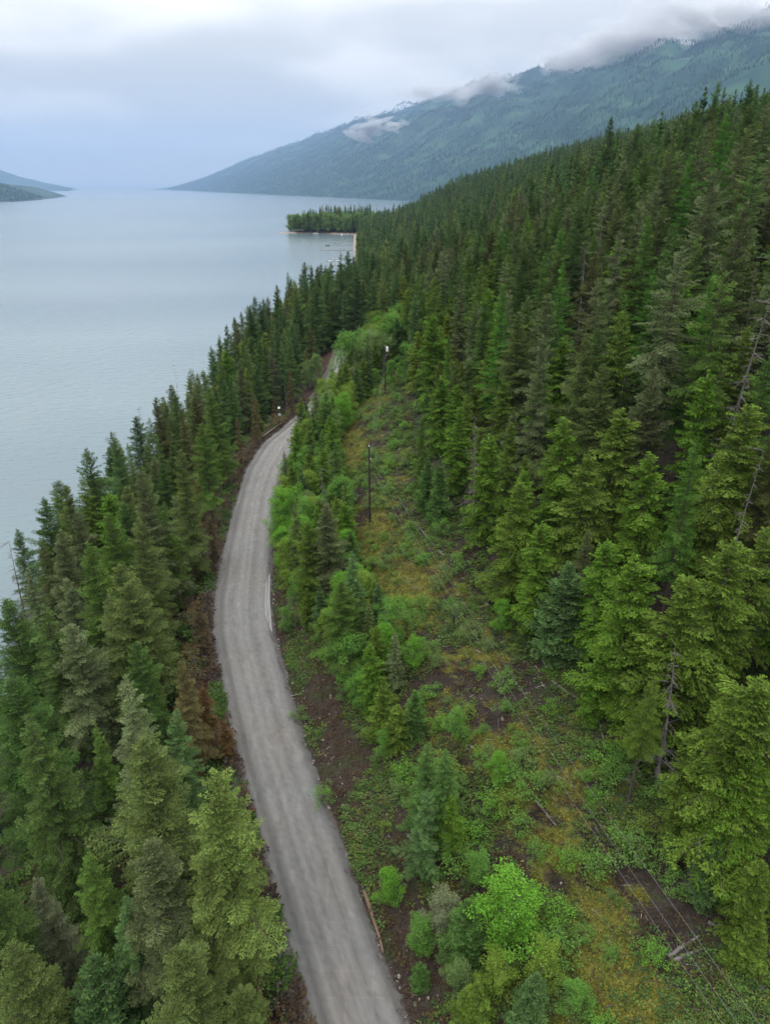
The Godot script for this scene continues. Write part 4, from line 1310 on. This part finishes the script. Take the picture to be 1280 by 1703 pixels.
# ---------------------------------------------------------------- things people left
const LOGS := [[19.0, 39.8, 23.3, 40.6, 0.11, "long thin grey log lying across the clearing"], [19.2, 31.3, 21.6, 32.3, 0.14, "dark fallen log beneath the crossed logs"], [19.5, 31.0, 21.5, 31.5, 0.12, "dark log beside the crossed logs, half hidden by leaves"], [20.8, 29.1, 22.6, 31.2, 0.10, "grey log pointing uphill among the crossed logs"], [22.4, 32.9, 23.7, 31.7, 0.13, "short grey log above the crossed logs"], [23.6, 30.4, 24.3, 28.3, 0.12, "grey log beside the small rounded fir"], [15.9, 28.4, 19.9, 28.2, 0.13, "long dark log below the yellow moss patch"], [15.3, 38.2, 17.5, 38.6, 0.09, "thin dark log under the power wires"], [12.7, 44.3, 13.9, 41.9, 0.12, "dark rotten log bordering a yellow moss patch"], [14.4, 59.4, 15.2, 57.1, 0.13, "pale broken log in the slash heap by the bluish fir"], [16.1, 55.8, 18.1, 53.1, 0.14, "grey-brown log in the slash heap below the bluish fir"], [19.2, 50.3, 19.2, 47.7, 0.10, "pale upright-leaning log at the foot of the young firs"], [22.9, 31.2, 22.7, 29.9, 0.10, "short dark log crossing the heap beside the rounded fir"], [4.3, 92.7, 7.8, 81.3, 0.09, "thin pale log running down the clearing near the pole"], [11.2, 70.9, 13.3, 66.6, 0.10, "weathered log at the clearing edge among brush"]]

func log_mesh(length: float, r: float, seed_: int) -> ArrayMesh:
	var q := RandomNumberGenerator.new()
	q.seed = seed_
	var v := PackedVector3Array()
	var pts := []
	var rad := []
	for i in 6:
		var t := i / 5.0
		pts.append(Vector3(length * (t - 0.5), q.randf_range(-0.25, 0.25) * r, q.randf_range(-0.4, 0.4) * r))
		rad.append(r * lerpf(1.0, 0.62, t) * q.randf_range(0.92, 1.08))
	ringed(v, pts, rad, 8)
	for i in 4:
		var t := q.randf_range(0.2, 0.95)
		var p := Vector3(length * (t - 0.5), 0, 0)
		var a := q.randf_range(0.2, PI - 0.2)
		ringed(v, [p, p + Vector3(0.1, sin(a) * 0.35, cos(a) * 0.35)], [r * 0.25, r * 0.12], 4)
	return arrays(v)

func lay_log(a: Vector3, b: Vector3, r: float, m: Material, called: String, label: String, category: String, seed_: int) -> void:
	var o := put(called, log_mesh(a.distance_to(b), r, seed_), m)
	tag(o, label, category)
	var x := (b - a).normalized()
	var z := x.cross(Vector3.UP).normalized()
	o.transform = Transform3D(Basis(x, z.cross(x), z), (a + b) * 0.5)

func utility_pole(x: float, d: float, h: float, label: String, can: bool) -> Array:
	var t := thing("utility_pole", label, "utility pole", gpos(x, d, 0.0), 0.0, "poles of the power line through the clearing")
	var v := PackedVector3Array()
	ringed(v, [Vector3(0, -1, 0), Vector3(0, h * 0.5, 0), Vector3(0, h, 0)], [0.17, 0.145, 0.115], 10)
	put("pole_shaft", arrays(v), M.dark_bark, t)
	var ins := CylinderMesh.new()
	ins.top_radius = 0.035
	ins.bottom_radius = 0.075
	ins.height = 0.24
	for p in [Vector3(0, h + 0.12, 0), Vector3(0.20, h - 1.9, 0)]:
		put("insulator", ins, M.porcelain, t).position = p
	var br := BoxMesh.new()
	br.size = Vector3(0.22, 0.05, 0.05)
	put("bracket", br, M.steel, t).position = Vector3(0.16, h - 2.03, 0)
	if can:
		var body := CylinderMesh.new()
		body.top_radius = 0.27
		body.bottom_radius = 0.27
		body.height = 0.95
		var c := put("transformer", body, M.can, t)
		c.position = Vector3(0.42, h - 0.55, 0)
		var lid := CylinderMesh.new()
		lid.top_radius = 0.16
		lid.bottom_radius = 0.29
		lid.height = 0.10
		put("lid", lid, M.can, c).position = Vector3(0, 0.525, 0)
		put("bushing", ins, M.porcelain, c).position = Vector3(0, 0.69, 0)
	var at := gpos(x, d)
	return [at + Vector3(0, h + 0.22, 0), at + Vector3(0.20, h - 1.78, 0), at + Vector3(-0.16, h - 2.5, 0)]

func wire(a: Vector3, b: Vector3, sag: float, label: String) -> void:
	var pts := []
	var rad := []
	for i in 25:
		var t := i / 24.0
		pts.append(a.lerp(b, t) - Vector3(0, 4.0 * sag * t * (1.0 - t), 0))
		rad.append(0.009)
	var v := PackedVector3Array()
	ringed(v, pts, rad, 4)
	tag(put("power_wire", arrays(v), M.wire), label, "wire", "wires of the power line")

func boat(x: float, d: float, turn: float, length: float, dark: bool, cabin: bool, label: String) -> void:
	var t := thing("motorboat", label, "boat", Vector3(x, 0.0, -d), turn, "boats moored by the docks")
	var v := PackedVector3Array()
	var w := length * 0.17
	var deck := []
	var keel := []
	for i in 9:
		var k := i / 8.0
		var half := w * (1.0 - pow(maxf(k - 0.35, 0.0) / 0.65, 2.2)) * (0.88 + 0.12 * minf(k * 3.0, 1.0))
		deck.append([Vector3(length * (k - 0.5), 0.75 + 0.30 * k * k, half), Vector3(length * (k - 0.5), 0.75 + 0.30 * k * k, -half)])
		keel.append([Vector3(length * (k - 0.5) * 0.94, -0.25 + 0.35 * k * k * k, half * 0.72), Vector3(length * (k - 0.5) * 0.94, -0.25 + 0.35 * k * k * k, -half * 0.72)])
	for i in 8:
		for s in 2:
			var a: Vector3 = deck[i][s]
			var b: Vector3 = deck[i + 1][s]
			var p: Vector3 = keel[i][s]
			var q: Vector3 = keel[i + 1][s]
			v.append_array([a, p, b, b, p, q] if s == 0 else [a, b, p, b, q, p])
		v.append_array([deck[i][0], deck[i + 1][0], deck[i][1], deck[i][1], deck[i + 1][0], deck[i + 1][1]])
	v.append_array([deck[0][0], deck[0][1], keel[0][0], keel[0][1], keel[0][0], deck[0][1]])
	put("hull", arrays(v), M.hull_dark if dark else M.hull_white, t)
	if cabin:
		var b := PrismMesh.new()
		b.size = Vector3(length * 0.42, 0.95, w * 1.5)
		b.left_to_right = 0.35
		put("cabin", b, M.hull_white, t).position = Vector3(length * 0.04, 1.25, 0)
	else:
		var b := PrismMesh.new()
		b.size = Vector3(length * 0.16, 0.5, w * 1.5)
		b.left_to_right = 0.1
		put("windscreen", b, M.hull_dark, t).position = Vector3(length * 0.08, 1.1, 0)
	var m := BoxMesh.new()
	m.size = Vector3(0.45, 0.95, 0.5)
	put("outboard_motor", m, M.hull_dark, t).position = Vector3(-length * 0.5 - 0.15, 0.7, 0)

func dock(a: Vector2, b: Vector2, wide: float, label: String) -> void:
	var along := (b - a)
	var n := along.length()
	var t := thing("dock", label, "dock", Vector3((a.x + b.x) / 2, 0, -(a.y + b.y) / 2), atan2(along.y, along.x), "docks along the far shore")
	var deck := BoxMesh.new()
	deck.size = Vector3(n, 0.22, wide)
	put("deck", deck, M.dock, t).position = Vector3(0, 0.55, 0)
	var post := CylinderMesh.new()
	post.top_radius = 0.14
	post.bottom_radius = 0.14
	post.height = 3.6
	var k := int(maxf(2.0, n / 7.0))
	for i in k:
		put("pile", post, M.dark_bark, t).position = Vector3(n * (float(i) / (k - 1) - 0.5) * 0.94, 0.1, (wide * 0.5 + 0.15) * (1 if i % 2 else -1))

func puddle(points: Array, y: float, label: String) -> void:
	var poly := PackedVector2Array()
	for i in points.size():       # round the outline off
		var p0 := Vector2(points[(i - 1 + points.size()) % points.size()][0], points[(i - 1 + points.size()) % points.size()][1])
		var p1 := Vector2(points[i][0], points[i][1])
		var p2 := Vector2(points[(i + 1) % points.size()][0], points[(i + 1) % points.size()][1])
		poly.append(p1.lerp(p0, 0.25))
		poly.append(p1.lerp(p2, 0.25))
	var tri := Geometry2D.triangulate_polygon(poly)
	var v := PackedVector3Array()
	var idx := PackedInt32Array()
	var n := PackedVector3Array()
	for p in poly:
		v.append(Vector3(p.x, y, -p.y))
		n.append(Vector3.UP)
	for i in range(0, tri.size(), 3):
		var q := [tri[i], tri[i + 1], tri[i + 2]]
		var e1 := v[q[1]] - v[q[0]]
		var e2 := v[q[2]] - v[q[0]]
		if e1.cross(e2).y > 0.0:      # front faces run clockwise
			q.reverse()
		for k in q:
			idx.append(k)
	tag(put("puddle", arrays(v, PackedColorArray(), idx, n), M.puddle), label, "puddle")

func build_things() -> void:
	M.porcelain = mat(Color(0.55, 0.55, 0.54), 0.25)
	M.steel = mat(Color(0.30, 0.30, 0.31), 0.5)
	M.can = mat(Color(0.62, 0.63, 0.64), 0.4)
	M.wire = mat(Color(0.15, 0.145, 0.145), 0.5)
	M.hull_white = mat(Color(0.55, 0.56, 0.57), 0.3)
	M.hull_dark = mat(Color(0.02, 0.03, 0.05), 0.3)
	M.box_blue = mat(Color(0.25, 0.33, 0.40), 0.5)
	M.dock = mat(Color(0.20, 0.19, 0.18), 0.9)
	M.puddle = mat(Color(0.14, 0.138, 0.135), 0.12)
	M.puddle.metallic_specular = 0.5
	M.peeled = M.bark.duplicate()
	M.peeled.albedo_color = Color(0.25, 0.165, 0.12).linear_to_srgb()
	# the power line
	var p1 := utility_pole(-2.3, 97.8, 12.3, "dark wooden utility pole standing in the mossy clearing", false)
	var p2 := utility_pole(0.1, 168.1, 11.3, "utility pole with a white transformer beside pale green trees", true)
	var p3 := utility_pole(20.5, 15.0, 13.0, "utility pole at the near end of the clearing, beside the road cut", false)
	var p4 := Vector3(8.0, 0, -250.0)
	p4.y = ground(8.0, 250.0) + 11.5
	var what := ["topmost", "middle", "lowest"]
	for i in 3:
		wire(p1[i], p3[i], 2.2, "%s wire from the mossy clearing pole to the near pole" % what[i])
		wire(p2[i], p1[i], 1.3, "%s wire between transformer pole and mossy clearing pole" % what[i])
		wire(p4 - Vector3(0, [0.0, 1.9, 2.6][i], 0), p2[i], 1.3, "%s wire from the transformer pole into the far trees" % what[i])
	# logs
	for i in LOGS.size():
		var q: Array = LOGS[i]
		lay_log(gpos(q[0], q[1], -q[4] * 0.8), gpos(q[2], q[3], -q[4] * 0.8), q[4], M.dead_bark if i % 3 else M.bark, "fallen_log", q[5], "log", 300 + i)
	lay_log(gpos(-1.75, 41.8, -0.2), gpos(-0.1, 36.4, -0.2), 0.17, M.peeled, "fallen_log", "peeled reddish log lying along the road edge", "log", 331)
	lay_log(gpos(-11.4, 67.2, -0.12), gpos(-9.8, 67.8, -0.25), 0.05, M.pale_bark, "fallen_branch", "pale bare stick poking from the bank toward the road", "branch", 332)
	var v := PackedVector3Array()
	var a := gpos(-33.0, 103.6, -0.4)
	var b := gpos(-26.0, 101.6, -0.15)
	ringed(v, [a, a.lerp(b, 0.35) + Vector3(0, 1.5, 0), a.lerp(b, 0.7) + Vector3(0, 1.5, 0), b], [0.09, 0.075, 0.055, 0.03], 6)
	tag(put("fallen_branch", arrays(v), M.pale_bark), "pale arching dead branch leaning over the lakeside road edge", "branch")
	# water standing on the road
	var outline := []
	for k in 90:                 # a shallow crescent with a ragged inner margin
		var q := k / 90.0
		var t := q * 2.0 if q < 0.5 else 2.0 - q * 2.0
		var d := lerpf(96.5, 80.5, t)
		var bed := interp(ROAD_R, d) + 0.22
		var belly := 0.95 * sin(PI * t) * (0.82 + 0.18 * sin(t * 9.0 + 0.6)) + 0.05 * sin(t * 37.0) * sin(PI * t)
		outline.append([bed if q < 0.5 else bed - 0.12 - maxf(belly, 0.0), d])
	puddle(outline, 15.135, "dull grey crescent puddle along the road edge below the maple")
	# guard rail and service pole on the lakeside of the bend
	var rail := thing("guard_rail", "low wooden guard rail on the lakeside of the road bend", "guard rail", gpos(-29.0, 160.8, 0.0))
	var e := gpos(-25.9, 171.5) - rail.position
	var pv := PackedVector3Array()
	ringed(pv, [Vector3(0, 0.75, 0), e + Vector3(0, 0.75, 0)], [0.12, 0.11], 6)
	put("rail", arrays(pv), M.pale_bark, rail)
	for i in 5:
		var w := PackedVector3Array()
		var q := e * (i / 4.0)
		ringed(w, [q + Vector3(0, -0.3, 0), q + Vector3(0, 0.85, 0)], [0.10, 0.09], 6)
		put("post", arrays(w), M.bark, rail)
	var sp := thing("service_pole", "thin roadside post with two pale boxes beside the guard rail", "post", gpos(-26.2, 170.2))
	var w2 := PackedVector3Array()
	ringed(w2, [Vector3(0, -0.4, 0), Vector3(0, 5.2, 0)], [0.07, 0.055], 7)
	put("post_shaft", arrays(w2), M.dark_bark, sp)
	for k in 2:
		var bx := BoxMesh.new()
		bx.size = Vector3(0.55, 0.45, 0.35)
		put("box", bx, M.can if k == 0 else M.box_blue, sp).position = Vector3(0.12, 5.0 - 1.7 * k, 0.24)
	var by := thing("buoy", "small red float lying on the shaded slope below the road", "buoy", gpos(-35.7, 56.5, -0.25))
	var ball := SphereMesh.new()
	ball.radius = 0.3
	ball.height = 0.6
	put("float", ball, mat(Color(0.42, 0.02, 0.02), 0.5), by)
	var ring_mesh := TorusMesh.new()
	ring_mesh.inner_radius = 0.05
	ring_mesh.outer_radius = 0.1
	put("ring", ring_mesh, M.steel, by).position = Vector3(0, 0.33, 0)
	# docks and boats down the shore
	var docks := [[-76.2, 886.4, -38.0, 889.8, 2.4, "longest dock reaching out from the reddish rocks"], [-46.2, 781.5, -33.0, 781.5, 1.8, "short dock behind the moored white boats"], [-52.0, 711.8, -44.3, 711.8, 2.0, "floating dock section beside a white boat"], [-48.5, 625.9, -28.5, 625.9, 2.2, "pale dock behind the lakeside spruces"], [-37.3, 714.6, -29.2, 714.6, 1.8, "dock next to the dark boat, joined to the shore"], [-43.3, 664.5, -31.0, 662.6, 1.6, "narrow dock beside a small dark boat"], [-68.2, 1000.4, -57.9, 1000.4, 1.8, "floating dock off the shore below the point"], [-61.2, 964.4, -42.0, 969.4, 1.8, "narrow dock below the floating dock"], [-58.1, 1033.5, -44.5, 1033.5, 1.8, "small dock in the cove by the sandy point"]]
	for q in docks:
		dock(Vector2(q[0], q[1]), Vector2(q[2], q[3]), q[4], q[5])
	boat(-109.2, 1203.0, 0.2, 9.5, false, true, "white cabin boat moored off the sandy point")
	boat(-66.0, 1167.6, 1.1, 7.0, false, true, "small white boat in the cove beside the sandy point")
	boat(-72.0, 955.1, 0.1, 5.5, true, false, "dark dinghy floating beyond the longest dock")
	boat(-51.7, 777.0, 0.15, 7.0, false, false, "white open boat beside the short dock")
	boat(-54.1, 750.9, 0.35, 7.0, false, true, "white cabin boat nearest the open water by the docks")
	boat(-47.1, 754.0, -0.1, 6.5, false, true, "white covered boat between the docks")
	boat(-41.2, 711.0, 0.05, 6.5, true, false, "dark motorboat between floating dock section and shore dock")
	boat(-48.3, 718.0, 0.1, 6.0, false, false, "white boat tied to the floating dock section")
	boat(-46.5, 661.5, 0.0, 5.0, true, false, "small dark boat at the narrow dock's end")

# ---------------------------------------------------------------- low cloud on the mountain
func low_cloud(points: Array, label: String, seed_: int) -> void:
	var r := RandomNumberGenerator.new()
	r.seed = seed_
	var c: Vector3 = points[0][0]
	var t := thing("low_cloud", label, "cloud", c, 0.0, "low clouds clinging to the mountain")
	for p in points:
		# p: centre, half extents, number of puffs, puff size, density
		for i in int(p[2]):
			var f := FogVolume.new()
			f.name = "puff"
			f.shape = RenderingServer.FOG_VOLUME_SHAPE_ELLIPSOID
			var s: float = p[3] * pow(r.randf_range(0.35, 1.0), 1.2)
			f.size = Vector3(s * r.randf_range(1.2, 3.0), s * r.randf_range(0.3, 0.7), s * r.randf_range(0.9, 1.5))
			var m := FogMaterial.new()
			m.density = float(p[4]) * r.randf_range(0.5, 1.4)
			m.albedo = Color(0.99, 0.99, 1.0)
			f.material = m
			t.add_child(f, true)
			f.position = p[0] - c + Vector3(r.randfn() * p[1].x * 0.5, r.randfn() * p[1].y * 0.5, r.randfn() * p[1].z * 0.4)
			f.rotation = Vector3(0, r.randf() * TAU, r.randf_range(-0.2, 0.7))

func build_clouds() -> void:
	low_cloud([[Vector3(-50, 420, -5500), Vector3(140, 30, 60), 26, 95.0, 0.010], [Vector3(130, 450, -5500), Vector3(150, 14, 50), 16, 60.0, 0.010], [Vector3(-110, 480, -5500), Vector3(50, 55, 50), 10, 70.0, 0.006]], "white wisp of cloud halfway up the mountain's shoulder", 1)
	low_cloud([[Vector3(395, 605, -5250), Vector3(260, 34, 70), 24, 170.0, 0.0026], [Vector3(640, 632, -5000), Vector3(190, 40, 70), 24, 160.0, 0.0026], [Vector3(500, 575, -5050), Vector3(150, 40, 70), 8, 70.0, 0.003]], "ragged cloud fringe along the wooded mountain crest", 2)
	low_cloud([[Vector3(1060, 700, -4650), Vector3(160, 34, 70), 22, 170.0, 0.0026], [Vector3(1250, 735, -4300), Vector3(260, 36, 100), 26, 210.0, 0.0026], [Vector3(1470, 760, -3850), Vector3(320, 36, 100), 26, 230.0, 0.0026]], "cloud bank spilling over the mountain's highest crest", 3)

func _ready() -> void:
	rng.seed = 42
	stage()
	make_materials()
	build_setting()
	grow_kinds()
	plant_heroes()
	fill_bank()
	fill_forest()
	verge_shrubs()
	build_things()
	build_cover()
	build_clouds()
